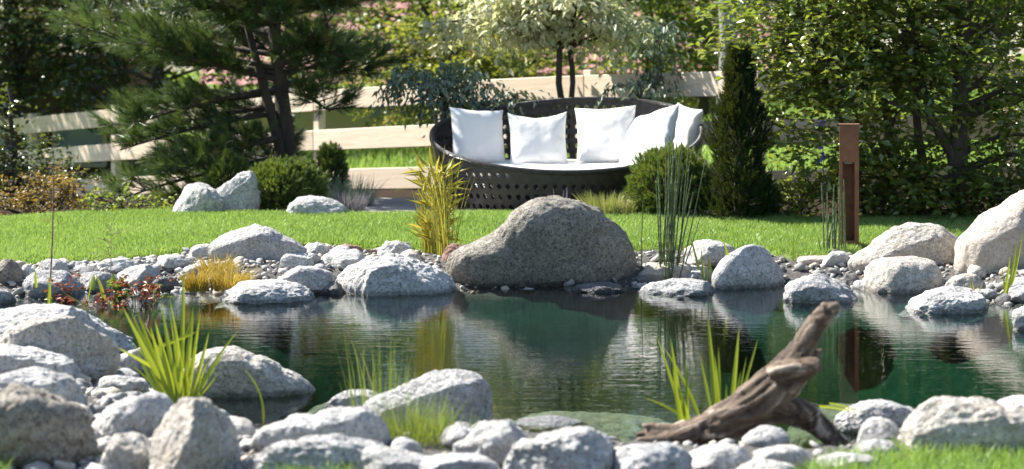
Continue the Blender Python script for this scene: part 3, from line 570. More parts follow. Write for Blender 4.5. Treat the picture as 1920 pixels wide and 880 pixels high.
# ------------------------------------------------------------------ patio and sofa
SX, SY, SZ = (1062 - CX) * 16.95 / FPX, 16.95, .235
pat = tag(obj('patio', box_mesh('patio', 3.4, 2.0, .1, .01), stone_mat('paving stone', (.40, .36, .32), (.32, .29, .26), (.22, .2, .18), speck=.3, bump=.4), loc=(SX - .35, SY + .0, SZ - .075)), 'flat stone patio under the wicker sofa', kind='structure')
rg = np.random.default_rng(8); mslab = pat.data.materials[0]
for ix in range(4):
    for iy in range(2):
        w = .84; o = obj('slab', box_mesh('slab', w - .012, .98, .05, .008), mslab, pat, (-1.7 + w * (ix + .5) + .02, -.5 + iy * .99, .05)); 
A, B = 1.085, .80
_ra = np.linspace(0, 2 * np.pi, 361); _rh = np.interp(np.degrees(_ra), [0, 30, 60, 90, 135, 180, 225, 262, 300, 335, 360], [.68, .82, .90, .90, .77, .61, .40, .305, .35, .52, .68])
for _ in range(26): _rh[:-1] = .25 * np.roll(_rh[:-1], 5) + .5 * _rh[:-1] + .25 * np.roll(_rh[:-1], -5); _rh[-1] = _rh[0]
def rimh(th):      # height of the woven shell around the plan; th = 0 right, pi/2 back
    return np.interp(np.mod(th, 2 * np.pi), _ra, _rh)
def shell(th, z):
    H = np.maximum(rimh(th), .2); q = np.clip(z / .9, 0, 1.1); k = .915 + .16 * np.sin(np.clip(q * 1.9, 0, 1.6)) - .06 * np.clip(q - .45, 0, 1)
    e = 2.25; cs, sn = np.cos(th), np.sin(th); rr = 1 / (np.abs(cs) ** e + np.abs(sn) ** e) ** (1 / e)
    return np.stack([A * k * rr * cs, B * k * rr * sn, z], -1)
sofa = empty('wicker_sofa', (SX, SY, SZ), 'large round dark wicker sofa with high curved back on the patio', 'sofa')
NT_, dz = 88, .086; bm = bmesh.new(); ths = np.linspace(0, 2 * np.pi, NT_, endpoint=False); dth = 2 * np.pi / NT_
for r_ in range(13):
    for k in range(NT_):
        off = .5 * dth * (r_ % 2) * 0
        t0, t1 = ths[k] + off, ths[k] + dth + off; z0, z1 = r_ * dz, (r_ + 1) * dz; h0, h1 = float(rimh(t0)), float(rimh(t1))
        if z0 >= max(h0, h1) - 1e-4: continue
        def S(a, b):
            th = t0 + (t1 - t0) * a; z = z0 + (z1 - z0) * b; return shell(np.array(th), np.array(min(z, float(rimh(th)))))
        ring = [(0, 0), (.5, 0), (1, 0), (1, .5), (1, 1), (.5, 1), (0, 1), (0, .5)]; full = z1 < min(h0, h1) - .01
        vo = [bm.verts.new(S(a, b)) for a, b in ring]
        if full:
            vi = [bm.verts.new(S(.5 + .27 * math.cos(q), .5 + .27 * math.sin(q))) for q in [math.pi * (1.25 + .25 * m) for m in range(8)]]
            for m in range(8): bm.faces.new((vo[m], vo[(m + 1) % 8], vi[(m + 1) % 8], vi[m]))
        else:
            try: bm.faces.new(vo)
            except ValueError: pass
bmesh.ops.remove_doubles(bm, verts=bm.verts, dist=.0015); bmesh.ops.dissolve_degenerate(bm, edges=bm.edges, dist=.001); bmesh.ops.recalc_face_normals(bm, faces=bm.faces)
me = bpy.data.meshes.new('woven_shell'); bm.to_mesh(me); bm.free(); ws = obj('woven_shell', me, M['wicker'], sofa)
md = ws.modifiers.new('thick', 'SOLIDIFY'); md.thickness = .028; md.offset = 0
tt = np.linspace(0, 2 * np.pi, 145); rim = shell(tt, rimh(tt)); v, f = tubes([(rim, .024)], 8); obj('rim', np_mesh('rim', v, f, True), M['wicker'], sofa)
# seat pad
U = np.linspace(0, 2 * np.pi, 72, endpoint=False); V, F = [], []
prof = [(0.0, .36), (.5, .365), (.85, .36), (.935, .345), (.96, .315), (.95, .275)]
for k_, z_ in prof:
    sc = shell(U, np.full(72, .28)); V.append(np.c_[sc[:, 0] * k_ * .965, sc[:, 1] * k_ * .965, np.full(72, z_) + (0 if k_ < .1 else .004 * np.sin(U * 9))])
for r_ in range(len(prof) - 1):
    j = np.arange(72); F.append(np.stack([r_ * 72 + j, (r_ + 1) * 72 + j, (r_ + 1) * 72 + (j + 1) % 72, r_ * 72 + (j + 1) % 72], 1))
obj('dark_liner', np_mesh('dark_liner', np.concatenate([np.c_[shell(U, np.full(72, .2))[:, :2] * q, np.full(72, zz_)] for q, zz_ in ((.90, .01), (.93, .27), (.3, .272))]), np.concatenate([np.stack([r_ * 72 + np.arange(72), (r_ + 1) * 72 + np.arange(72), (r_ + 1) * 72 + (np.arange(72) + 1) % 72, r_ * 72 + (np.arange(72) + 1) % 72], 1) for r_ in range(2)]), True), M['wicker'], sofa)  # liner added inside the shell so the weave holes read as dark shade
obj('seat_pad', np_mesh('seat_pad', np.concatenate(V), np.concatenate(F), True), M['fabric'], sofa)

def cushion(cx, cy, D, size, yaw, tilt, roll, seed, label, plump=.085, droop=0, hs=1.0):
    n = 36; u = np.linspace(-1, 1, n); a, b = np.meshgrid(u, u); rg = np.random.default_rng(seed)
    ex = 1 - .085 * (1 - b ** 2) * np.abs(a) ** 3; ey = 1 - .085 * (1 - a ** 2) * np.abs(b) ** 3
    t = plump * np.clip((1 - a ** 4) * (1 - b ** 4), 0, 1) ** .62 * (1 - .15 * b)
    wr = np.array([noise.fractal(Vector((x * 1.6 + seed, y * 1.6, 3)), .8, 2, 3) for x, y in zip(a.ravel(), b.ravel())]).reshape(n, n)
    crease = .006 * np.sin(9 * (a * .8 + b) + 3 * wr) * sm(.45, .95, np.maximum(np.abs(a), np.abs(b)))
    h = size / 2; xx, zz = a * h * ex, b * h * ey * hs; yy = .006 * wr + crease; zz = zz - droop * (1 - a ** 2) * sm(.3, 1, b)
    Vf = np.stack([xx, -t + yy, zz], -1).reshape(-1, 3); Vb = np.stack([xx, t + yy, zz], -1).reshape(-1, 3)
    i, j = np.meshgrid(np.arange(n - 1), np.arange(n - 1), indexing='ij'); q = (i * n + j).ravel(); Ff = np.stack([q, q + 1, q + n + 1, q + n], 1)
    me = np_mesh('cushion', np.concatenate([Vf, Vb]), np.concatenate([Ff, Ff[:, ::-1] + n * n]), True)
    bm = bmesh.new(); bm.from_mesh(me); bmesh.ops.remove_doubles(bm, verts=bm.verts, dist=.0008); bmesh.ops.recalc_face_normals(bm, faces=bm.faces); bm.to_mesh(me); bm.free()
    o = obj('cushion', me, M['fabric']); p = pd(cx, cy, D)
    o.matrix_world = Matrix.Translation(p) @ Matrix.Rotation(math.radians(yaw), 4, 'Z') @ Matrix.Rotation(math.radians(tilt), 4, 'X') @ Matrix.Rotation(math.radians(roll), 4, 'Y')
    return tag(o, label, 'cushion', 'square cushions on the sofa')
cushion(896, 256, 17.02, .50, 24, -18, 4, 1, 'white square cushion at the left end of the wicker sofa')
cushion(1009, 263, 16.98, .51, 2, -22, -1, 2, 'white square cushion with sagging top edge, second from the left on the sofa', droop=.035)
cushion(1136, 255, 17.1, .53, -8, -20, -3, 3, 'white square cushion in the middle of the sofa back, third from left')
cushion(1216, 262, 16.9, .58, -52, -33, -20, 4, 'brightest white cushion leaning back at the right end of the sofa', plump=.10)
cushion(1284, 248, 17.15, .46, -66, -10, 6, 5, 'white cushion tucked behind the brightest one against the sofa end')

# ------------------------------------------------------------------ rusty bollard light
b0 = px(1592, 455, .2); bol = empty('bollard_light', tuple(b0 - np.array([0, 0, .03])), 'square rusty steel garden bollard with tall recess on the lawn', 'bollard', rz=math.radians(-9))
bw, bh = .135, .86; bm = bmesh.new()
def addb(bm, x0, x1, y0, y1, z0, z1):
    r = bmesh.ops.create_cube(bm, size=1); bmesh.ops.scale(bm, vec=(x1 - x0, y1 - y0, z1 - z0), verts=r['verts']); bmesh.ops.translate(bm, vec=((x0 + x1) / 2, (y0 + y1) / 2, (z0 + z1) / 2), verts=r['verts'])
h = bw / 2; rz0, rz1 = .05, .60
addb(bm, -h, h, -h, h, rz1, bh); addb(bm, -h, -h + .022, -h, h, rz0, rz1 - .0005); addb(bm, h - .030, h, -h, h, rz0, rz1 - .0005); addb(bm, -h, h, -h, h, 0, rz0 - .0005); addb(bm, -h + .0225, h - .0305, .02, h - .001, rz0, rz1 - .0005)
me = bpy.data.meshes.new('housing'); bm.to_mesh(me); bm.free(); obj('housing', me, M['corten'], bol)
obj('cap', box_mesh('cap', bw + .006, bw + .006, .006, .001), M['corten'], bol, (0, 0, bh + .0035))
obj('lamp', box_mesh('lamp', .06, .05, .012, .002), plain('frosted lamp glass', (.2, .19, .17), .4), bol, (-.004, -.02, rz1 - .008))

# ------------------------------------------------------------------ driftwood
DW = px(1430, 838, .03)[1]
def dp_(x, y, dy=0): return pd(x, y, DW + dy)
chains = [([(1215, 822, .02), (1290, 815, .01), (1350, 796, 0), (1410, 764, 0), (1455, 722, 0), (1490, 682, 0)], [.030, .052, .076, .090, .082, .074]),
          ([(1478, 694, 0), (1506, 648, .0), (1532, 606, .01), (1552, 582, .0), (1572, 573, -.01)], [.070, .052, .043, .038, .022]),
          ([(1470, 705, -.02), (1508, 690, -.06), (1534, 684, -.09)], [.075, .052, .030]), ([(1495, 680, .0), (1522, 668, .03), (1541, 657, .05)], [.046, .030, .012]),
          ([(1440, 755, .0), (1482, 768, .03), (1520, 786, .04), (1556, 818, .03), (1590, 852, .0)], [.075, .058, .048, .042, .038]),
          ([(1290, 818, .02), (1240, 806, .06), (1192, 816, .08)], [.04, .026, .012]), ([(1270, 812, .0), (1225, 800, .02), (1205, 797, .02)], [.03, .018, .008]),
          ([(1300, 812, -.03), (1250, 826, -.05), (1195, 826, -.06)], [.04, .026, .012]), ([(1500, 770, .05), (1520, 762, .1), (1536, 765, .13)], [.03, .02, .01])]
V, F, k, segs = [], [], 0, []
for P, R in chains:
    P = np.array([dp_(*p) for p in P]); R = np.array(R) * .98; n = (len(P) - 1) * 6 + 1; tt = np.linspace(0, len(P) - 1, n); PP = np.stack([np.interp(tt, np.arange(len(P)), P[:, c]) for c in range(3)], 1); RR = np.interp(tt, np.arange(len(P)), R)
    for _ in range(3): PP[1:-1] = .25 * PP[:-2] + .5 * PP[1:-1] + .25 * PP[2:]
    T = unit(np.gradient(PP, axis=0)); PP = np.concatenate([[PP[0] - T[0] * RR[0] * .4], PP, [PP[-1] + T[-1] * RR[-1] * .4]]); RR = np.r_[RR[0] * .5, RR, RR[-1] * .5]
    v, f = tubes([(PP, RR)], 12); V.append(v); F += [tuple(q + k) for q in f]; e = len(v); F += [tuple(k + np.arange(12)[::-1]), tuple(k + e - 12 + np.arange(12))]; k += e; segs.append((PP, np.gradient(PP, axis=0), RR))
me = bpy.data.meshes.new('tmp'); me.from_pydata(np.concatenate(V).tolist(), [], [tuple(int(i) for i in q) for q in F]); to = bpy.data.objects.new('tmp', me); COL.objects.link(to)
md = to.modifiers.new('r', 'REMESH'); md.mode = 'VOXEL'; md.voxel_size = .0085; sm_ = to.modifiers.new('s', 'SMOOTH'); sm_.iterations = 4
dg = bpy.context.evaluated_depsgraph_get(); me = bpy.data.meshes.new_from_object(to.evaluated_get(dg)); bpy.data.objects.remove(to)
n = len(me.vertices); co = np.empty(n * 3, np.float32); me.vertices.foreach_get('co', co); co = co.reshape(-1, 3).astype(float); no = np.empty(n * 3, np.float32); me.vertices.foreach_get('normal', no); no = no.reshape(-1, 3)
AP = np.concatenate([s[0] for s in segs]); AT = unit(np.concatenate([s[1] for s in segs])); AR = np.concatenate([s[2] for s in segs])
best = np.full(n, 1e9); idx = np.zeros(n, int)
for i in range(len(AP)):
    d = np.linalg.norm(co - AP[i], axis=1) / AR[i]; m = d < best; best[m] = d[m]; idx[m] = i
T = AT[idx]; Rl = co - AP[idx]; along = np.einsum('ij,ij->i', co - AP.mean(0), T); cross = co - AP.mean(0) - along[:, None] * T
g = np.array([noise.fractal(Vector((c[0] * 34 + a * 2.6, c[1] * 34, c[2] * 34 + a * 2.6)), .75, 2.1, 4) for c, a in zip(cross, along)])
g2 = np.array([noise.noise(Vector((c[0] * 13 + a * 2, c[1] * 13, c[2] * 13 + a * 3))) for c, a in zip(cross, along)])
co = co + no * (np.clip(AR[idx], .02, .08)[:, None] * (.18 * g + .17 * g2)[:, None])
me.vertices.foreach_set('co', co.astype(np.float32).ravel()); at = me.attributes.new('grain', 'FLOAT', 'POINT'); at.data.foreach_set('value', np.clip(.52 + .42 * g + .18 * g2, 0, 1).astype(np.float32)); me.update()
me.polygons.foreach_set('use_smooth', np.ones(len(me.polygons), bool)); me.name = 'driftwood'; me.materials.clear()
dwo = obj('driftwood', me, M['drift']); tag(dwo, 'weathered brown driftwood trunk with forked top leaning over the near rocks', 'driftwood')

# ------------------------------------------------------------------ foliage builders
def leaf_faces(P, D, N, L, Wd, fold=.25, curl=.15):
    """P base, D direction, N normal-ish, L length, Wd width -> folded leaves of two quads' worth of triangles"""
    D = unit(D); S = unit(np.cross(D, N)); Nn = np.cross(S, D); L = L[:, None]; Wd = Wd[:, None]
    tip = P + D * L - Nn * L * curl; m = P + D * L * .45 + Nn * 0
    lft = m + S * Wd * .5 + Nn * Wd * fold; rgt = m - S * Wd * .5 + Nn * Wd * fold
    n = len(P); v = np.stack([P, rgt, tip, lft], 1).reshape(-1, 3); k = np.arange(n) * 4
    return v, np.concatenate([np.stack([k, k + 1, k + 2], 1), np.stack([k, k + 2, k + 3], 1)])
def in_blob(rng, blobs, n, shell=.5):
    vol = np.array([b[1][0] * b[1][1] * b[1][2] for b in blobs]) ** .8; ch = rng.choice(len(blobs), n, p=vol / vol.sum())
    d = unit(rng.normal(0, 1, (n, 3))); r = rng.random(n) ** shell
    C = np.array([b[0] for b in blobs])[ch]; R = np.array([b[1] for b in blobs])[ch]; return C + d * R * r[:, None], d, r
def spray_leaves(rng, C, dirs, L, nl, droop, size, aspect=.55, up=.9, spread=.06, hang=0.0):
    n = len(C); t = np.tile(np.linspace(.1, 1, nl), n); C = np.repeat(C, nl, 0); d = np.repeat(unit(dirs), nl, 0); Ls = np.repeat(L, nl)
    P = C + d * (Ls * t)[:, None] + np.array([0, 0, -1.]) * (droop * Ls * t * t)[:, None] + rng.normal(0, spread, (len(C), 3)) * np.array([1, 1, .5])
    side = np.cross(d, np.array([0, 0, 1.])) * np.where(rng.random(len(C)) < .5, 1, -1)[:, None]
    D = d * .6 + side * .9 + rng.normal(0, .35, (len(C), 3)) + np.array([0, 0, -hang]); N = np.array([0, 0, up]) + rng.normal(0, .45, (len(C), 3))
    s = size * rng.uniform(.6, 1.25, len(C)); return leaf_faces(P, D, N, s, s * aspect)
def broadleaf(name, label, cat, base, stems, blobs, ns, nl, slen, size, leaf, bark, seed, droop=.25, up=.9, hang=0., group=None, aspect=.55, shell=.5, limbs=26, tint=None, spread=.06, out=1.0, twig=.004):
    rng = np.random.default_rng(seed); z0 = float(height(*base)); root = empty(name, (base[0], base[1], z0), label, cat, group)
    C, d, r = in_blob(rng, blobs, ns, shell); dirs = d * np.array([1, 1, .35]) * out + rng.normal(0, .45, (ns, 3)) * np.array([1, 1, .4]) + np.array([0, 0, .12])
    L = slen * rng.uniform(.6, 1.3, ns); v, f = spray_leaves(rng, C, dirs, L, nl, droop, size, aspect, up, spread, hang)
    sprayt = np.clip(rng.normal(.45, .2, ns), 0, 1); tv = np.clip(np.repeat(np.repeat(sprayt, nl) + rng.normal(0, .17, ns * nl), 4), 0, 1)
    if tint is not None: tv = np.clip(tv + np.repeat(tint(np.repeat(C, nl, 0)), 4), 0, 1)
    obj('crown', np_mesh('crown', v, f, False, {'tint': tv}), M[leaf], root)
    paths = []; SP = []; SR = []
    for P, R in stems:
        P = np.array(P, float); n = (len(P) - 1) * 4 + 1; tt = np.linspace(0, len(P) - 1, n); Q = np.stack([np.interp(tt, np.arange(len(P)), P[:, c]) for c in range(3)], 1); Q[1:-1] += rng.normal(0, .012, (n - 2, 3)); rr = np.interp(tt, np.arange(len(P)), R)
        Q[0, 2] -= .15; rr[0] *= 1.35; paths.append((Q, rr)); SP.append(Q); SR.append(rr)
    SP = np.concatenate(SP); SR = np.concatenate(SR)
    for c in C[rng.choice(ns, min(limbs, ns), replace=False)]:
        dd = np.linalg.norm(SP - c, axis=1) + 2.0 * np.maximum(SP[:, 2] - c[2] + .15, 0); k = int(dd.argmin()); q = SP[k]
        mid = (q + c) / 2 + np.array([0, 0, .15 * np.linalg.norm(c - q)]) + rng.normal(0, .06, 3); B = bez(q, mid, c, 7); r0 = min(SR[k] * .6, .035); paths.append((B, np.linspace(r0, .006, 7)))
    v, f = tubes(paths, 8); bm_v = [v]; bm_f = [f]; k = len(v)
    Q = np.stack([C, C + unit(dirs) * (L * .5)[:, None] - np.array([0, 0, 1]) * (droop * L * .25)[:, None], C + unit(dirs) * L[:, None] - np.array([0, 0, 1]) * (droop * L)[:, None]], 1)
    v2, f2 = tubes([(q, [twig, twig * .8, twig * .4]) for q in Q], 3); bm_v.append(v2); bm_f.append(f2 + k)
    obj('trunk', np_mesh('trunk', np.concatenate(bm_v), np.concatenate(bm_f), True), M[bark], root); return root
def needles(rng, P, D, L, nn, nlen, wid, ang=.75):
    """shoots starting at P along D (length L) carrying nn needles each"""
    n = len(P); t = np.tile(np.linspace(.0, 1, nn), n); p = np.repeat(P, nn, 0) + np.repeat(unit(D) * L[:, None], nn, 0) * t[:, None]; d = np.repeat(unit(D), nn, 0)
    rd = rng.normal(0, 1, (n * nn, 3)); rd = unit(rd - d * np.einsum('ij,ij->i', rd, d)[:, None]); k = ang * (1.15 - .75 * t[:, None]) * rng.uniform(.75, 1.2, (n * nn, 1))
    nd = unit(d + rd * k); ln = nlen * rng.uniform(.7, 1.15, n * nn); s = unit(np.cross(nd, rng.normal(0, 1, (n * nn, 3)))) * wid
    tip = p + nd * ln[:, None] + np.array([0, 0, -.12]) * (ln * k[:, 0])[:, None]; v = np.stack([p - s / 2, p + s / 2, tip], 1).reshape(-1, 3); k = np.arange(n * nn) * 3
    return v, np.stack([k, k + 1, k + 2], 1)
def Xat(xp, D): return (xp - CX) * D / FPX

# ------------------------------------------------------------------ pine
rng = np.random.default_rng(21); PB = np.array([Xat(548, 18.4), 18.4]); pz = float(height(*PB))
pine = empty('pine_tree', (PB[0], PB[1], pz), 'large bushy pine tree with long needles standing left of the sofa', 'tree')
tr1 = np.array([(0, 0, -.1), (-.03, 0, .45), (-.10, .02, 1.0), (-.17, .05, 1.6), (-.12, .05, 2.2), (-.1, .05, 2.8)]); r1 = [.105, .082, .07, .06, .04, .015]
tr2 = np.array([(.0, -.03, .1), (-.16, -.08, .75), (-.28, -.1, 1.2), (-.42, -.1, 1.7)]); r2 = [.06, .05, .042, .025]
paths = [(tr1, r1), (tr2, r2)]; SP, SD, SL = [], [], []
nb = 95
for b in range(nb):
    u = (b + .5) / nb; hz = .22 + 2.55 * u + rng.normal(0, .08); a = b * 2.399 + rng.normal(0, .5); o = np.array([np.interp(hz, tr1[:, 2], tr1[:, 0]), .03, hz])
    dr = np.array([math.cos(a), math.sin(a), 0]); left = max(0, -dr[0])
    Ln = (1.12 + (.35 if u < .4 else .72) * left) * (1.02 - .7 * max(0, u - .35)) * rng.uniform(.75, 1.1) * (.85 if dr[0] > .3 else 1)
    if dr[0] > .1 and rng.random() < (.4 if u < .4 else .15): continue
    if dr[1] < -.3 and abs(dr[0]) < .75 and u < .5 and rng.random() < .4: continue
    if dr[0] > .0 and hz < .95: continue
    sag = -.32 * Ln if u < .35 else .12 * Ln; mid = o + dr * Ln * .55 + np.array([0, 0, sag * .3 + .05]); end = o + dr * Ln + np.array([0, 0, sag + .22 * Ln * .5])
    B = bez(o, mid, end, 9); paths.append((B, np.linspace(.022 + .012 * (1 - u), .006, 9)))
    for j in range(int(20 + 10 * Ln)):
        t_ = rng.uniform(.1, 1) ** .75; k = t_ * 8; i0 = min(int(k), 7); q = B[i0] + (B[i0 + 1] - B[i0]) * (k - i0); sd_ = np.array([-dr[1], dr[0], 0]) * rng.choice([-1, 1])
        d2 = unit(dr * .8 + sd_ * rng.uniform(.2, 1.0) + np.array([0, 0, rng.uniform(-.15, .6)])); l2 = rng.uniform(.12, .34); e2 = q + d2 * l2
        paths.append((np.array([q, q + d2 * l2 * .5, e2]), [.006, .005, .004]))
        for _ in range(2):
            SP.append(q + d2 * l2 * rng.uniform(.45, .95)); SD.append(unit(d2 + rng.normal(0, .35, 3) + np.array([0, 0, .3]))); SL.append(rng.uniform(.10, .2))
SP, SD, SL = np.array(SP), np.array(SD), np.array(SL); keep = SP[:, 2] > .05; SP, SD, SL = SP[keep], SD[keep], SL[keep]
v, f = needles(rng, SP, SD, SL, 46, .13, .006, .75); tv = np.repeat(np.clip(np.repeat(rng.normal(.5, .3, len(SP)), 46) + rng.normal(0, .1, len(SP) * 46), 0, 1), 3)
obj('crown', np_mesh('crown', v, f, False, {'tint': tv}), M['pine'], pine); v, f = tubes(paths, 7); obj('trunk', np_mesh('trunk', v, f, True), M['pinebark'], pine)

# ------------------------------------------------------------------ round conifers
def mugo(name, label, x0, x1, yt, yb, D, seed, mat='mugo', sq=1.0, n=1500):
    rng = np.random.default_rng(seed); s = FPX / D; w = (x1 - x0) / s / 2; X0 = Xat((x0 + x1) / 2, D); gz = float(height(X0, D)); top = CAMH - (yt - HY) / s; h = top - gz
    root = empty(name, (X0, D, gz), label, 'shrub'); d = unit(rng.normal(0, 1, (n, 3))); d[:, 2] = np.where(d[:, 2] < -.75, -d[:, 2], d[:, 2])
    lump = np.array([1 + .22 * noise.noise(Vector(q * 3.6 + 9 * seed)) for q in d]); R = np.array([w * .9, w * .82, h * .52])
    P = d * R * lump[:, None] * rng.uniform(.7, 1, (n, 1)) + np.array([0, 0, h * .46]); SD = unit(d * .9 + np.array([0, 0, .55]) + rng.normal(0, .18, (n, 3)))
    v, f = needles(rng, P, SD, rng.uniform(.03, .07, n), 34, .038, .0056, .85); tv = np.repeat(np.clip(np.repeat(rng.normal(.5, .2, n), 34) + np.tile(np.linspace(-.15, .25, 34), n), 0, 1), 3)
    obj('crown', np_mesh('crown', v, f, False, {'tint': tv}), M[mat], root)
    paths = [(bez((0, 0, -.05), p * .4 + np.array([0, 0, -.02]), p, 5), [.018, .014, .01, .007, .004]) for p in P[::12]]; v, f = tubes(paths, 5); obj('branches', np_mesh('branches', v, f, True), M['bark'], root)
mugo('mugo_pine', 'round dense green mugo pine left of the sofa behind the lawn', 456, 616, 303, 402, 16.5, 31)
mugo('mugo_pine', 'dark round mugo pine in front of the right sofa end, behind horsetails', 1174, 1342, 280, 412, 15.9, 32)
mugo('dwarf_conifer', 'small dark green conifer at the foot of the columnar yew', 1338, 1462, 330, 412, 15.85, 33, n=1000)
mugo('dwarf_conifer', 'low feathery green shrub under the pine right behind the white rock', 390, 470, 292, 400, 17.2, 34, n=700)
mugo('dwarf_conifer', 'low conifer shape for the dark shade beside the pine trunk behind the round mugo', 592, 648, 275, 395, 17.9, 35, n=700)  # conifer shaped to fill the dark shade behind the mugo
# columnar yew
rng = np.random.default_rng(41); YX, YD = Xat(1386, 15.55), 15.55; yz = float(height(YX, YD)); root = empty('columnar_yew', (YX, YD, yz), 'dark narrow columnar evergreen between the sofa and the hornbeam', 'tree')
n = 2600; hh = rng.uniform(.03, 1.34, n); a = rng.uniform(0, 6.28, n); rad = .24 * np.clip(1.05 - (hh / 1.4) ** 2.2, .12, 1) * (.88 + .26 * np.sin(hh * 11 + a * 2)) * rng.uniform(.5, 1.15, n); P = np.c_[np.cos(a) * rad, np.sin(a) * rad, hh]
SD = np.c_[np.cos(a) * .5, np.sin(a) * .5, np.full(n, .9)] + rng.normal(0, .2, (n, 3)); v, f = needles(rng, P, SD, np.full(n, .07), 26, .032, .0055, .8)
obj('crown', np_mesh('crown', v, f, False, {'tint': np.repeat(np.clip(np.repeat(rng.normal(.45, .22, n), 26), 0, 1), 3)}), M['yewleaf'], root); v, f = tubes([(np.array([(0, 0, -.1), (0, 0, .6), (0, 0, 1.25)]), [.05, .035, .01])] + [(np.array([(0, 0, p[2] * .75), p * .55 + np.array([0, 0, p[2] * .3]), p]), [.01, .007, .004]) for p in P[::20]], 6); obj('trunk', np_mesh('trunk', v, f, True), M['bark'], root)

# ------------------------------------------------------------------ broadleaf trees
HB = (Xat(1800, 15.7), 15.75)
broadleaf('hornbeam_tree', 'leafy hornbeam with dark thick trunk at the right behind the lawn', 'tree', HB,
    [([(0, 0, 0), (.0, 0, .5), (.03, 0, 1.0), (.06, .02, 1.6), (.12, .05, 2.6), (.15, .05, 3.6)], [.085, .075, .068, .06, .04, .015]), ([(-.02, 0, .45), (-.22, -.05, .8), (-.35, -.05, 1.3), (-.4, 0, 2.0)], [.045, .04, .03, .018])],
    [((.1, 0, 2.35), (1.5, .7, 1.0)), ((-.5, -.1, 1.45), (.95, .5, .5)), ((.55, .0, 1.1), (.8, .5, .8)), ((-.1, .0, .32), (1.15, .45, .30))], 860, 13, .34, .08, 'hornleaf', 'bark', 51, limbs=60, shell=.6)
broadleaf('hornbeam_tree', 'lighter many-stemmed hornbeam beside the rusty bollard, reaching towards the sofa', 'tree', (Xat(1660, 15.75), 15.8),
    [([(.1, 0, 0), (.06, 0, .5), (-.02, .02, 1.1), (-.1, .05, 1.8), (-.1, .05, 2.6)], [.035, .032, .028, .02, .01]), ([(.28, 0, 0), (.3, 0, .5), (.25, .02, 1.1), (.15, .05, 2.2)], [.04, .036, .03, .012]), ([(-.1, 0, .0), (-.3, -.03, .6), (-.5, -.05, 1.2), (-.75, -.05, 1.9)], [.028, .025, .02, .01])],
    [((-.35, 0, 1.65), (.95, .5, .7)), ((-.62, .1, 1.35), (.55, .4, .35)), ((.0, 0, 1.1), (.7, .5, .4)), ((-.45, -.05, .72), (.6, .4, .35)), ((.1, 0, .35), (.5, .35, .3))], 700, 13, .32, .078, 'hornleaf', 'bark', 52, limbs=46, shell=.6, tint=lambda C: .16 * np.ones(len(C)))
DG = (Xat(1062, 18.7), 18.7)
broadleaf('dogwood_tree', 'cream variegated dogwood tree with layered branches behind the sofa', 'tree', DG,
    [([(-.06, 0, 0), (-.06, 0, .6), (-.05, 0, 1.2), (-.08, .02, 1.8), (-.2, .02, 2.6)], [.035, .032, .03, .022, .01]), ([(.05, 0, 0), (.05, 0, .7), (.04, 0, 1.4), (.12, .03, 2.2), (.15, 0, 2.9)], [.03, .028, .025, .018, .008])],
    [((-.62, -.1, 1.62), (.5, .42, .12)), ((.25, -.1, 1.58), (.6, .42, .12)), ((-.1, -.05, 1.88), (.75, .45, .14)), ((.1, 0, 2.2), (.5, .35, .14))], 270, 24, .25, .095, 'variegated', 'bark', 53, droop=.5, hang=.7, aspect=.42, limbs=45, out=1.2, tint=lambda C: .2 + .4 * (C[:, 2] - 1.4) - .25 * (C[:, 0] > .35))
broadleaf('weeping_shrub', 'blue green drooping shrub between the pine and the sofa, over the fence', 'shrub', (Xat(840, 18.0), 18.0),
    [([(0, 0, 0), (-.03, 0, .5), (.0, 0, .95)], [.022, .02, .012]), ([(.02, 0, .5), (.3, 0, .9), (.6, 0, .95)], [.018, .014, .008])],
    [((-.25, 0, 1.12), (.35, .3, .13)), ((.2, 0, 1.02), (.4, .3, .14)), ((.55, 0, .88), (.3, .25, .12))], 80, 24, .26, .085, 'bluegreenleaf', 'bark', 54, droop=.75, hang=1.1, aspect=.34, limbs=24)
broadleaf('weeping_shrub', 'blue green drooping shrub behind the high right part of the sofa back', 'shrub', (Xat(1205, 17.95), 18.0),
    [([(0, 0, 0), (0, 0, .6), (-.05, 0, 1.0)], [.018, .015, .008]), ([(0, 0, .5), (.12, 0, 1.0), (.15, 0, 1.4)], [.014, .011, .006])],
    [((-.1, 0, 1.0), (.22, .2, .08)), ((.12, 0, 1.35), (.16, .2, .25))], 22, 20, .22, .085, 'bluegreenleaf', 'bark', 55, droop=.75, hang=1.1, aspect=.34, limbs=12)
DARK = (Xat(20, 28), 28.)
broadleaf('dark_tree', 'tall dark glossy-leaved tree behind the fence at the far left', 'tree', DARK, [([(0, 0, 0), (.1, 0, 1.5), (0, 0, 3), (.1, 0, 5)], [.16, .13, .1, .04])],
    [((0, 0, 3.4), (2.0, 1.5, 1.9)), ((-1, -.2, 1.8), (1.3, 1, .9)), ((.7, -.2, 1.8), (.9, .7, .8)), ((0, 0, 5.2), (1.5, 1.2, 1.2))], 1900, 13, .4, .085, 'darkleaf', 'bark', 56, shell=.65, aspect=.7, limbs=40)
broadleaf('dark_shrub', 'dark leafy shrub in front of the fence at the left picture edge', 'shrub', (Xat(15, 19.5), 19.5), [([(0, 0, 0), (.05, 0, .6), (0, 0, 1.2)], [.04, .03, .015])],
    [((-.1, 0, .4), (.5, .5, .4)), ((-.4, 0, .85), (.35, .4, .4)), ((.35, 0, .2), (.4, .4, .28))], 210, 13, .25, .06, 'darkleaf', 'bark', 57, aspect=.65, tint=lambda C: .12 * np.ones(len(C)))
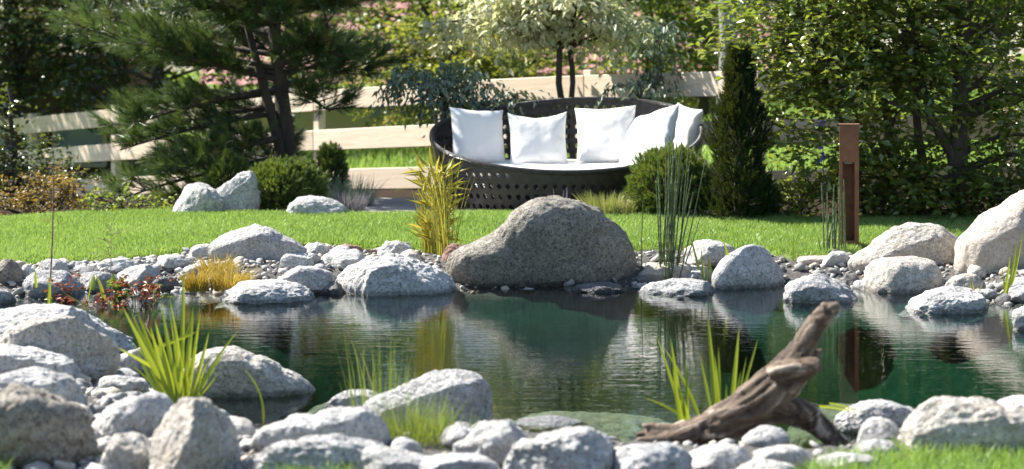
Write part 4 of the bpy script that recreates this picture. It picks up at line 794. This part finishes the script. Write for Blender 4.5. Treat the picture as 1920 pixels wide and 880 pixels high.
broadleaf('berry_shrub', 'low yellow and orange autumn shrub at the left behind the lawn', 'shrub', (Xat(85, 17.0), 17.0), [([(0, 0, 0), (.02, 0, .3)], [.015, .008]), ([(.1, 0, 0), (.2, 0, .25)], [.014, .008])],
    [((0, 0, .16), (.48, .3, .17)), ((.12, 0, .3), (.28, .25, .12)), ((-.3, 0, .1), (.25, .2, .12))], 170, 11, .14, .035, 'autumn', 'bark', 58, aspect=.65, spread=.03)
broadleaf('low_shrub', 'small fresh green plant at the lawn edge below the pine branches', 'shrub', (Xat(235, 16.7), 16.7), [([(0, 0, 0), (.02, 0, .12)], [.01, .006])],
    [((0, 0, .08), (.3, .2, .09)), ((.25, 0, .06), (.2, .2, .07)), ((-.2, 0, .09), (.2, .15, .1))], 60, 9, .09, .045, 'bushleaf', 'bark', 59, aspect=.7, spread=.03, tint=lambda C: .2 * np.ones(len(C)))
for k_, (x_, w_, h_, lab_) in enumerate([(1505, .30, .30, 'leafy green shrub at the back lawn edge left of the rusty bollard'), (1655, .34, .26, 'low leafy shrub right behind the rusty bollard'), (1755, .36, .22, 'low leafy ground shrub below the thick hornbeam trunk'), (1870, .34, .28, 'low leafy shrub behind the largest cream boulder')]):
    broadleaf('low_shrub', lab_, 'shrub', (Xat(x_, 15.75), 15.75), [([(0, 0, 0), (.02, 0, h_ * .8)], [.01, .006])], [((0, 0, h_ * .5), (w_, .2, h_ * .55)), ((.1, 0, h_ * .9), (w_ * .6, .18, h_ * .4))], 60, 11, .16, .06, 'hornleaf', 'bark', 360 + k_, aspect=.6, spread=.04, tint=lambda C: .12 * np.ones(len(C)))
# beyond the fence
BG = [('bushy_tree', 'yellow green sunlit bush with orange tips right of the pine beyond the fence', 850, 25.5, 1.1, 1.0, 2.1, 'yellowleaf', 430), ('bushy_tree', 'green leafy tree beyond the fence above the left sofa end', 800, 27.5, 1.3, 1.6, 3.6, 'bushleaf', 520),
      ('bushy_tree', 'green tree beyond the fence left of the variegated dogwood', 955, 29.5, 1.2, 1.5, 4.2, 'farleaf', 430), ('bushy_tree', 'green speckled tree beyond the fence above the high sofa back', 1215, 26.5, 1.1, 1.5, 3.9, 'bushleaf', 380),
      ('bushy_tree', 'darker tree beyond the fence between the sofa and hornbeam', 1320, 29, 1.2, 1.4, 4.6, 'farleaf', 420), ('bushy_tree', 'dark tree beyond the fence behind the left half of the pine', 290, 28, 1.7, 1.7, 4.8, 'darkleaf', 620),
      ('bushy_tree', 'green tree beyond the fence behind the pine trunk', 540, 30.5, 1.3, 1.5, 5.0, 'farleaf', 330), ('bushy_tree', 'sunlit tree beyond the fence behind the hornbeam crown', 1580, 27, 1.7, 1.5, 4.6, 'bushleaf', 520),
      ('bushy_tree', 'dark tree beyond the fence at the right picture edge', 1880, 25, 1.5, 1.4, 4.8, 'darkleaf', 520)]
for i, (nm, lab, xp, D, w, dpth, top, leaf, ns) in enumerate(BG):
    b = (Xat(xp, D), D); g = float(height(*b)); hh = top - g
    broadleaf(nm, lab, 'tree', b, [([(0, 0, 0), (.05, 0, hh * .35), (-.05, 0, hh * .65), (0, 0, hh * .9)], [.09, .075, .05, .015])], [((0, 0, hh * .66), (w, dpth * .7, hh * .32)), ((-.3 * w, -.2, hh * .4), (w * .85, .8, hh * .24)), ((.35 * w, 0, hh * .36), (w * .85, .8, hh * .24))],
              ns, 12, .42, .10, leaf, 'bark', 70 + i, group='trees beyond the fence', aspect=.65, shell=.6, limbs=24)
gb = (Xat(1362, 23.5), 23.5); broadleaf('slender_tree', 'slender tree with pale grey trunk right behind the fence above the columnar yew', 'tree', gb, [([(0, 0, 0), (.02, 0, 1.4), (-.02, 0, 2.8), (0, 0, 4.8)], [.115, .105, .09, .03])], [((0, 0, 4.0), (1.2, 1.0, 1.1)), ((-.2, 0, 2.7), (.8, .6, .35))], 300, 12, .4, .085, 'bushleaf', 'greybark', 90, group='trees beyond the fence')
FARN = ['leftmost', 'second', 'third', 'fourth', 'fifth', 'sixth', 'seventh', 'eighth']
for i in range(8):
    D = 47 + 3 * ((i * 7) % 3); xp = -260 + i * 350; b = (Xat(xp, D), D); g = float(height(*b)); hh = 9.5 + (i * 5 % 4) - g
    broadleaf('far_tree', f'tall distant tree behind everything, {FARN[i]} of the back row from the left', 'tree', b, [([(0, 0, 0), (.1, 0, hh * .4), (0, 0, hh * .9)], [.22, .17, .04])], [((0, 0, hh * .66), (2.9, 2, hh * .33)), ((-.8, -.4, hh * .36), (2.3, 1.6, hh * .26)), ((1, 0, hh * .22), (2.2, 1.5, hh * .2))], 620, 11, .8, .24, 'farleaf', 'bark', 100 + i, group='tall distant trees', aspect=.7, shell=.6, limbs=14, spread=.14, tint=(lambda C, i=i: .12 * ((i % 3) - 1) * np.ones(len(C))))

# ------------------------------------------------------------------ small border plants
def tuft(name, label, cat, xp, yp, z, n, h, w, mat, seed, spread=.05, lean=.5, bend=.5, D=None, tint=(.45, .22)):
    """a clump of thin arching blades in one mesh part"""
    rng = np.random.default_rng(seed); p0 = px(xp, yp, z) if D is None else np.array([Xat(xp, D), D, float(height(Xat(xp, D), D))])
    root = empty(name, tuple(p0), label, cat); seg = 6; a = rng.uniform(0, 6.28, n); r = spread * np.sqrt(rng.random(n)); H = h * rng.uniform(.5, 1.05, n); ln = rng.uniform(0, lean, n) * H; az = a + rng.normal(0, .5, n)
    t = np.linspace(0, 1, seg)[None]; P = np.stack([(r * np.cos(a))[:, None] + np.cos(az)[:, None] * ln[:, None] * t ** 1.8, (r * np.sin(a))[:, None] + np.sin(az)[:, None] * ln[:, None] * t ** 1.8, H[:, None] * (t - bend * rng.uniform(0, .8, n)[:, None] * t ** 3 * (ln / H)[:, None]) - .02], -1)
    sw = rng.uniform(0, 6.28, n); S = np.stack([np.cos(sw), np.sin(sw), 0 * sw], -1)[:, None] * (w * (1 - t ** 2.2) + .0004)[..., None] * .5
    V = np.stack([P - S, P + S], 2).reshape(n, seg * 2, 3); k = (np.arange(n) * seg * 2)[:, None] + np.arange(seg - 1)[None] * 2; F = np.stack([k, k + 1, k + 3, k + 2], -1).reshape(-1, 4)
    tv = np.clip(np.repeat(rng.normal(*tint, n), seg * 2), 0, 1); obj('blades', np_mesh('blades', V.reshape(-1, 3), F, False, {'tint': tv}), M[mat], root); return root
tuft('golden_grass', 'tall golden yellow bamboo-like grass left of the huge boulder', 'grass plant', 812, 500, .05, 90, .78, .008, 'goldgrass', 201, .075, .2, .8)
gg = bpy.data.objects['golden_grass']; rng = np.random.default_rng(203); n = 240; hq = rng.uniform(.14, .70, n); aq = rng.uniform(0, 6.28, n); rq = (.05 + .10 * hq) * np.sqrt(rng.random(n)); P = np.c_[np.cos(aq) * rq + .05 * hq, np.sin(aq) * rq, hq]
v, f = leaf_faces(P, np.c_[np.cos(aq) + rng.normal(0, .5, n), np.sin(aq) + rng.normal(0, .5, n), rng.uniform(.1, 1.6, n)], rng.normal(0, 1, (n, 3)), rng.uniform(.09, .2, n), rng.uniform(.007, .012, n), .1, .25); obj('foliage', np_mesh('foliage', v, f, False, {'tint': np.clip(np.repeat(rng.normal(.62, .25, n), 4), 0, 1)}), M['goldgrass'], gg)
tuft('golden_grass', 'arching tips of golden grass leaning over the left sofa end', 'grass plant', 838, 492, .1, 36, .92, .007, 'goldgrass', 202, .07, .28, .7)
for k_, (x, y, h, sp, lab) in enumerate([(368, 540, .15, .07, 'left small amber sedge tuft at the waterline'), (410, 524, .20, .10, 'upper amber sedge tuft below the long low stone'), (432, 538, .16, .12, 'widest amber sedge tuft beside the broad speckled boulder')]):
    tuft('amber_sedge', lab, 'sedge', x, y, .06, 420, h, .005, 'sedge', 210 + k_, sp, .9, .6)
tuft('fine_grass', 'fine green grass tuft growing among the near pale boulders', 'grass plant', 778, 850, .05, 330, .26, .0035, 'finegrass', 220, .14, .5, .4)
tuft('fine_grass', 'thin upright green grass at the near water edge behind the pale rock', 'grass plant', 715, 800, .0, 80, .42, .0036, 'finegrass', 221, .13, .28, .3)
tuft('fine_grass', 'sparse grass blades before the coarse pale boulder right of the tuft', 'grass plant', 840, 855, .05, 120, .20, .0035, 'finegrass', 222, .12, .7, .4)
tuft('fine_grass', 'small grass sprig on the small warm stone at the right bank', 'grass plant', 1828, 556, .02, 16, .14, .006, 'goldgrass', 223, .03, .5, .3)
tuft('lavender_plant', 'grey green lavender bush with purple flowers behind the low pale rock', 'shrub', 655, 0, 0, 420, .22, .006, 'lavender', 230, .12, .6, .3, D=16.4, tint=(.5, .28))
tuft('silver_shrub', 'silvery fine-leaved shrub between the mugo pine and the sofa patio', 'shrub', 655, 0, 0, 500, .34, .006, 'bluegreenleaf', 231, .2, .7, .3, D=17.0, tint=(.75, .2))
tuft('heather_plant', 'pale yellow flowering low shrub in front of the sofa right of the boulder', 'shrub', 1145, 0, 0, 800, .24, .009, 'palebush', 232, .2, .7, .2, D=15.95, tint=(.6, .25))
tuft('lavender_plant', 'few lavender flower spikes rising behind the huge boulder', 'shrub', 1052, 0, 0, 14, .27, .012, 'lavender', 233, .08, .25, .2, D=15.9, tint=(.75, .15))
# hosta
rng = np.random.default_rng(240); p0 = np.array([Xat(1462, 15.75), 15.75]); root = empty('hosta_plant', (p0[0], p0[1], float(height(*p0))), 'pale variegated hosta at the back edge of the lawn near the bollard', 'plant')
for k_ in range(34):
    a = rng.uniform(0, 6.28); q = np.array([[rng.uniform(-.16, .16), rng.uniform(-.08, .08), rng.uniform(.01, .06)]]); L = rng.uniform(.09, .14)
    v, f = leaf_faces(q, np.array([[math.cos(a), math.sin(a), rng.uniform(.1, .7)]]), np.array([[0, 0, 1.]]), np.array([L]), np.array([L * .75]), .18, .3); obj('leaf', np_mesh('leaf', v, f, False, {'tint': np.clip(np.full(4, rng.normal(.7, .2)), 0, 1)}), M['hosta'], root)
# blue flowers by the bollard
rng = np.random.default_rng(250); q = np.array([Xat(1542, 15.3), 15.3]); root = empty('monkshood_plant', (q[0], q[1], float(height(*q))), 'thin plant with small blue flowers left of the rusty bollard', 'plant')
v, f = tubes([(np.array([(0, 0, 0), (.01, 0, .4), (.0, 0, .80)]), [.004, .003, .002]), (np.array([(.05, 0, 0), (.02, 0, .3), (-.01, 0, .55)]), [.004, .003, .002])], 5); obj('stem', np_mesh('stem', v, f, True), M['bark'], root)
for z_ in (.80, .77, .56, .53, .50, .60):
    n = 7; d = unit(rng.normal(0, 1, (n, 3))); v, f = leaf_faces(np.tile([[rng.normal(0, .012), 0, z_]], (n, 1)), d, rng.normal(0, 1, (n, 3)), np.full(n, .028), np.full(n, .024)); obj('flower', np_mesh('flower', v, f, False, {'tint': rng.random(len(v))}), M['blueflower'], root)

# ------------------------------------------------------------------ iris, horsetails and water plants
def blade_leaf(p, tip, w, bendv, tint, seg=10, cup=.16):
    p, tip = np.asarray(p, float), np.asarray(tip, float); c = (p + tip) / 2 + np.asarray(bendv, float); P = bez(p, c, tip, seg); T = unit(np.gradient(P, axis=0)); S = unit(np.cross(T, np.array([.15, 1, .1]))); N = np.cross(T, S); t = np.linspace(0, 1, seg)
    ww = (w * np.clip(1 - t ** 3.2, .02, 1) * (.75 + .25 * np.minimum(t * 4, 1)))[:, None] * .5
    V = np.stack([P - S * ww, P + N * ww * cup * 2, P + S * ww], 1).reshape(-1, 3); k = np.arange(seg - 1)[:, None] * 3; F = np.concatenate([np.concatenate([k, k + 1, k + 4, k + 3], 1), np.concatenate([k + 1, k + 2, k + 5, k + 4], 1)])
    return np_mesh('leaf', V, F, True, {'tint': np.clip(np.repeat(tint + .35 * np.clip(t - .72, 0, 1), 3), 0, 1)})
def iris(label, base, leaves, seed, D=None, z=0., mat='iris', name='iris_plant', group=None):
    """leaves: (base x, base y, tip x, tip y, width px, sideways bend px, tint)"""
    rng = np.random.default_rng(seed); p0 = px(*base, z) if D is None else pd(*base, D); D = p0[1]; root = empty(name, tuple(p0), label, 'water plant', group)
    for bx, by, tx, ty, w, bd, ti in leaves:
        dy = rng.uniform(-.05, .05); a = pd(bx, by, D + dy); b = pd(tx, ty, D + dy + rng.uniform(-.09, .09)); a[2] -= .03
        obj('leaf', blade_leaf(a - p0, b - p0, w * .72 * D / FPX, np.array([bd * D / FPX, 0, abs(bd) * .3 * D / FPX]), ti), M[mat], root)
rl = random.Random(4)
L1 = [(322, 742, 228, 572, 15, 0, .3), (318, 745, 245, 582, 17, 0, .4), (325, 745, 258, 585, 18, -6, .45), (330, 745, 290, 600, 17, 0, .35), (335, 745, 302, 570, 15, 0, .3), (338, 745, 344, 500, 14, 2, .15), (345, 745, 362, 575, 16, 0, .4), (350, 745, 375, 590, 12, 0, .5),
      (312, 740, 270, 640, 18, 0, .25), (340, 748, 330, 610, 16, 0, .5), (348, 748, 318, 560, 10, 5, .35), (342, 748, 316, 650, 15, 0, .3), (355, 748, 392, 622, 12, 2, .75), (360, 748, 425, 655, 8, -5, .4), (362, 748, 448, 618, 9, -14, .45), (300, 735, 252, 650, 12, 0, .35), (350, 746, 356, 640, 17, 0, .3),
      (330, 700, 218, 650, 11, 0, .7), (290, 640, 370, 622, 10, 4, .6), (365, 750, 385, 690, 8, 0, .2), (358, 750, 410, 700, 7, 0, .35), (325, 748, 305, 660, 18, 0, .4), (335, 748, 342, 660, 18, 0, .38), (318, 745, 282, 612, 15, 0, .45)]
L1 += [(rl.uniform(300, 360), 746, rl.uniform(225, 440), rl.uniform(560, 690), rl.uniform(5, 10), rl.uniform(-8, 8), rl.uniform(.15, .9)) for _ in range(9)]
iris('bright yellow green iris clump among the near left boulders', (335, 748), L1, 301, z=.06)
iris('single arching yellow leaf hanging into the near left water', (491, 792), [(491, 795, 452, 686, 6, 34, .8)], 302, z=0)
L2 = [(1290, 798, 1232, 630, 9, 0, .6), (1283, 798, 1257, 632, 12, 0, .35), (1290, 800, 1286, 672, 8, 0, .3), (1300, 800, 1205, 745, 10, 34, .7), (1280, 798, 1262, 690, 15, 0, .35), (1296, 798, 1270, 720, 16, 0, .4), (1345, 790, 1327, 588, 14, 0, .4), (1350, 790, 1347, 650, 9, 0, .35), (1368, 790, 1386, 612, 13, 0, .4), (1352, 790, 1340, 665, 8, 0, .3),
      (1360, 790, 1362, 720, 9, 0, .35), (1372, 785, 1422, 632, 8, 2, .3), (1340, 790, 1310, 655, 8, 0, .3), (1366, 780, 1390, 695, 7, 0, .25), (1375, 780, 1400, 668, 6, 0, .5), (1318, 790, 1240, 645, 9, 14, .55), (1325, 800, 1350, 740, 8, 0, .3)]
iris('yellow green iris clump in the near water behind the driftwood', (1320, 800), L2, 303, z=-.02)
iris('single pale leaf arching over the water right of the driftwood', (1500, 742), [(1490, 745, 1612, 775, 7, 18, .5), (1555, 742, 1608, 772, 5, 8, .6)], 304, D=8.0)
L3 = [(1318, 527, 1292, 432, 6, 0, .4), (1322, 529, 1314, 462, 5, 0, .3), (1328, 530, 1328, 470, 5, 0, .2), (1322, 530, 1304, 478, 6, 0, .6), (1342, 530, 1326, 478, 6, 0, .45), (1338, 532, 1350, 486, 5, 0, .3)]
iris('striped iris shoots left of the peaked grey rock', (1325, 531), L3, 305)
L4 = [(1384, 538, 1353, 440, 9, 0, .5), (1386, 538, 1358, 470, 8, 0, .6), (1388, 538, 1398, 458, 7, 0, .45), (1385, 538, 1404, 470, 6, 0, .4), (1380, 536, 1350, 490, 5, 0, .4), (1430, 536, 1414, 478, 6, 0, .6), (1431, 536, 1428, 505, 5, 0, .4)]
iris('striped iris leaves in the water in front of the peaked grey rock', (1386, 538), L4, 306)
iris('single thin pale iris leaf left of the thin horsetails', (1488, 524), [(1488, 526, 1488, 425, 5, 0, .55), (1489, 526, 1491, 450, 3, 0, .7)], 307)
L5 = [(1884, 562, 1906, 455, 8, 4, .45), (1886, 564, 1918, 430, 8, 6, .5), (1880, 560, 1894, 478, 7, 3, .4), (1890, 566, 1878, 500, 6, 0, .5), (1878, 556, 1896, 520, 6, 0, .4), (1882, 560, 1910, 490, 6, 0, .6)]
iris('striped iris leaves in the water near the right picture edge', (1885, 564), L5, 308)
def horsetail(label, base, stems, z=0.):
    p0 = px(*base, z); D = p0[1]; root = empty('horsetail_plant', tuple(p0), label, 'water plant', 'horsetails on the far bank'); rng = np.random.default_rng(int(base[0]))
    for bx, by, tx, ty, w in stems:
        dy = rng.uniform(-.1, .1); a = pd(bx, by, D + dy) - p0; b = pd(tx, ty, D + dy + rng.uniform(-.05, .05)) - p0; a[2] -= .03; n = max(6, int(np.linalg.norm(b - a) / .055)); P, R, T = [], [], []
        side = rng.normal(0, .012, 2); r0 = w * D / FPX / 2; tb = rng.uniform(.05, .6)
        for k in range(n):
            for q, rr, ti in ((.0, 1.08, 1.), (.05, 1.08, 1.), (.07, .98, tb), (.97, .95, tb)):
                t = (k + q) / n; p = a + (b - a) * t; p[0] += side[0] * math.sin(t * 3.1); p[1] += side[1] * math.sin(t * 3.1); P.append(p); R.append(r0 * rr * (1 - .4 * t)); T.append(ti)
        v, f = tubes([(np.array(P), np.array(R))], 6); obj('stem', np_mesh('stem', v, f, True, {'tint': np.repeat(T, 6)}), M['horsetail'], root)
rs_ = random.Random(9)
S1 = [(1245 + rs_.uniform(-8, 30), 526, 0, 0, rs_.uniform(2.8, 4.4)) for _ in range(26)]; S1 = [(bx, by, 1232 + (bx - 1237) * 2.05 + rs_.uniform(-14, 22), rs_.choice([262, 285, 300, 330, 350, 290, 275, 310, 400]) + rs_.uniform(-8, 20), w) for bx, by, _, _, w in S1]
horsetail('tall dense horsetail clump right of the huge boulder', (1255, 528), S1 + [(1203, 524, 1206, 375, 2.6)])
S2 = [(1545, 512, 1540, 342, 3.4), (1550, 514, 1551, 360, 3.4), (1556, 514, 1555, 400, 5), (1561, 516, 1564, 345, 4), (1566, 516, 1563, 372, 5.5), (1563, 516, 1560, 420, 5.5), (1570, 514, 1572, 350, 4), (1575, 516, 1573, 330, 3.5), (1580, 522, 1581, 360, 3.2), (1585, 524, 1582, 335, 3.2), (1558, 516, 1546, 380, 3), (1567, 516, 1569, 400, 5), (1555, 515, 1535, 445, 2.6)]
horsetail('thin sparse horsetails in front of the rusty bollard', (1563, 517), S2)
# red leaved plants and dry stalks
def leafy(label, base, n, w, h, mat, seed, size=.035, z=0., name='water_plant'):
    rng = np.random.default_rng(seed); p0 = px(*base, z); root = empty(name, tuple(p0), label, 'water plant'); Q = np.c_[rng.normal(0, w * .6, n), rng.normal(0, w * .4, n), rng.uniform(.08, 1, n) ** 1.3 * h]
    v, f = tubes([(np.array([(q[0] * .5, q[1] * .5, -.04), q]), [.0016, .001]) for q in Q], 4); obj('stem', np_mesh('stem', v, f, True), M['bark'], root)
    P = np.repeat(Q, 6, 0); m = len(P); d = rng.normal(0, 1, (m, 3)) * np.array([1, 1, .5]); s = size * rng.uniform(.6, 1.2, m); v, f = leaf_faces(P, d, np.array([0, 0, 1]) + rng.normal(0, .5, (m, 3)), s, s * .5); obj('foliage', np_mesh('foliage', v, f, False, {'tint': np.clip(np.repeat(rng.normal(.5, .25, m), 4), 0, 1)}), M[mat], root); return root
leafy('small red leaved water plant by the dark layered rock', (122, 566), 26, .10, .17, 'redleaf', 401)
leafy('larger red leaved water plant in the left pond arm', (258, 572), 44, .13, .18, 'redleaf', 402)
leafy('low red and brown leaves on the water left of the larger red plant', (190, 574), 22, .13, .07, 'redleaf', 403)
leafy('fresh green rounded leaves between the red leaved plants', (222, 566), 18, .08, .17, 'bushleaf', 404, .06)
leafy('small green leaves right of the larger red plant at the water', (292, 566), 10, .06, .11, 'bushleaf', 405, .045)
iris('yellowing arrow leaf and stalk leaning over the left pond arm', (163, 574), [(160, 574, 172, 528, 4, 0, .6), (196, 560, 180, 515, 12, 4, .85), (172, 535, 176, 514, 16, 0, .6), (178, 574, 118, 548, 4, -3, .7)], 406, z=0)
iris('narrow yellow green leaf beside the tall dry stalk', (92, 570), [(91, 562, 94, 518, 9, 0, .6), (93, 574, 96, 545, 8, 2, .6), (68, 530, 66, 505, 8, 0, .65)], 407)
def stalk(label, base, top, seed, lw=.006):
    rng = np.random.default_rng(seed); p0 = px(*base); D = p0[1]; b = pd(*top, D) - p0; root = empty('dry_stalk', tuple(p0), label, 'dry plant'); paths = [(np.array([(0, 0, -.03), b * .5 + np.array([.006, 0, 0]), b]), [lw * .6, lw * .5, lw * .3])]; heads = []
    for k in range(16):
        t = rng.uniform(.45, 1); q = b * t; d = np.array([rng.normal(0, 1), rng.normal(0, .5), rng.uniform(.3, 1)]); e = q + unit(d) * rng.uniform(.05, .16) * (1.4 - t); paths.append((np.array([q, (q + e) / 2 + np.array([0, 0, .004]), e]), [.0014, .0012, .0009])); heads += [e, (q + e) / 2]
    v, f = tubes(paths, 4); obj('stem', np_mesh('stem', v, f, True, {'tint': np.full(len(v), .3)}), M['strawtwig'], root)
    v, f, tv = pebbles(np.repeat(np.array(heads), 2, 0) + rng.normal(0, .008, (len(heads) * 2, 3)), np.full(len(heads) * 2, .004), rng); obj('seed_heads', np_mesh('seed_heads', v, f, True, {'tint': np.full(len(v), .9)}), M['strawtwig'], root)['kind'] = 'stuff'
stalk('tall brown dry flower stalk at the left rising above the lawn', (92, 570), (101, 318), 501, .009)
stalk('thin dry stalk with tiny seeds above the lawn behind the red plant', (205, 562), (208, 425), 502, .004)
leaf = blade_leaf((0, 0, 0), (.05, .0, .004), .02, (0, 0, .006), .8, 6); tag(obj('fallen_leaf', leaf, M['iris'], loc=tuple(px(1142, 826, .01))), 'small yellow leaf lying at the near water edge left of the driftwood', 'leaf')
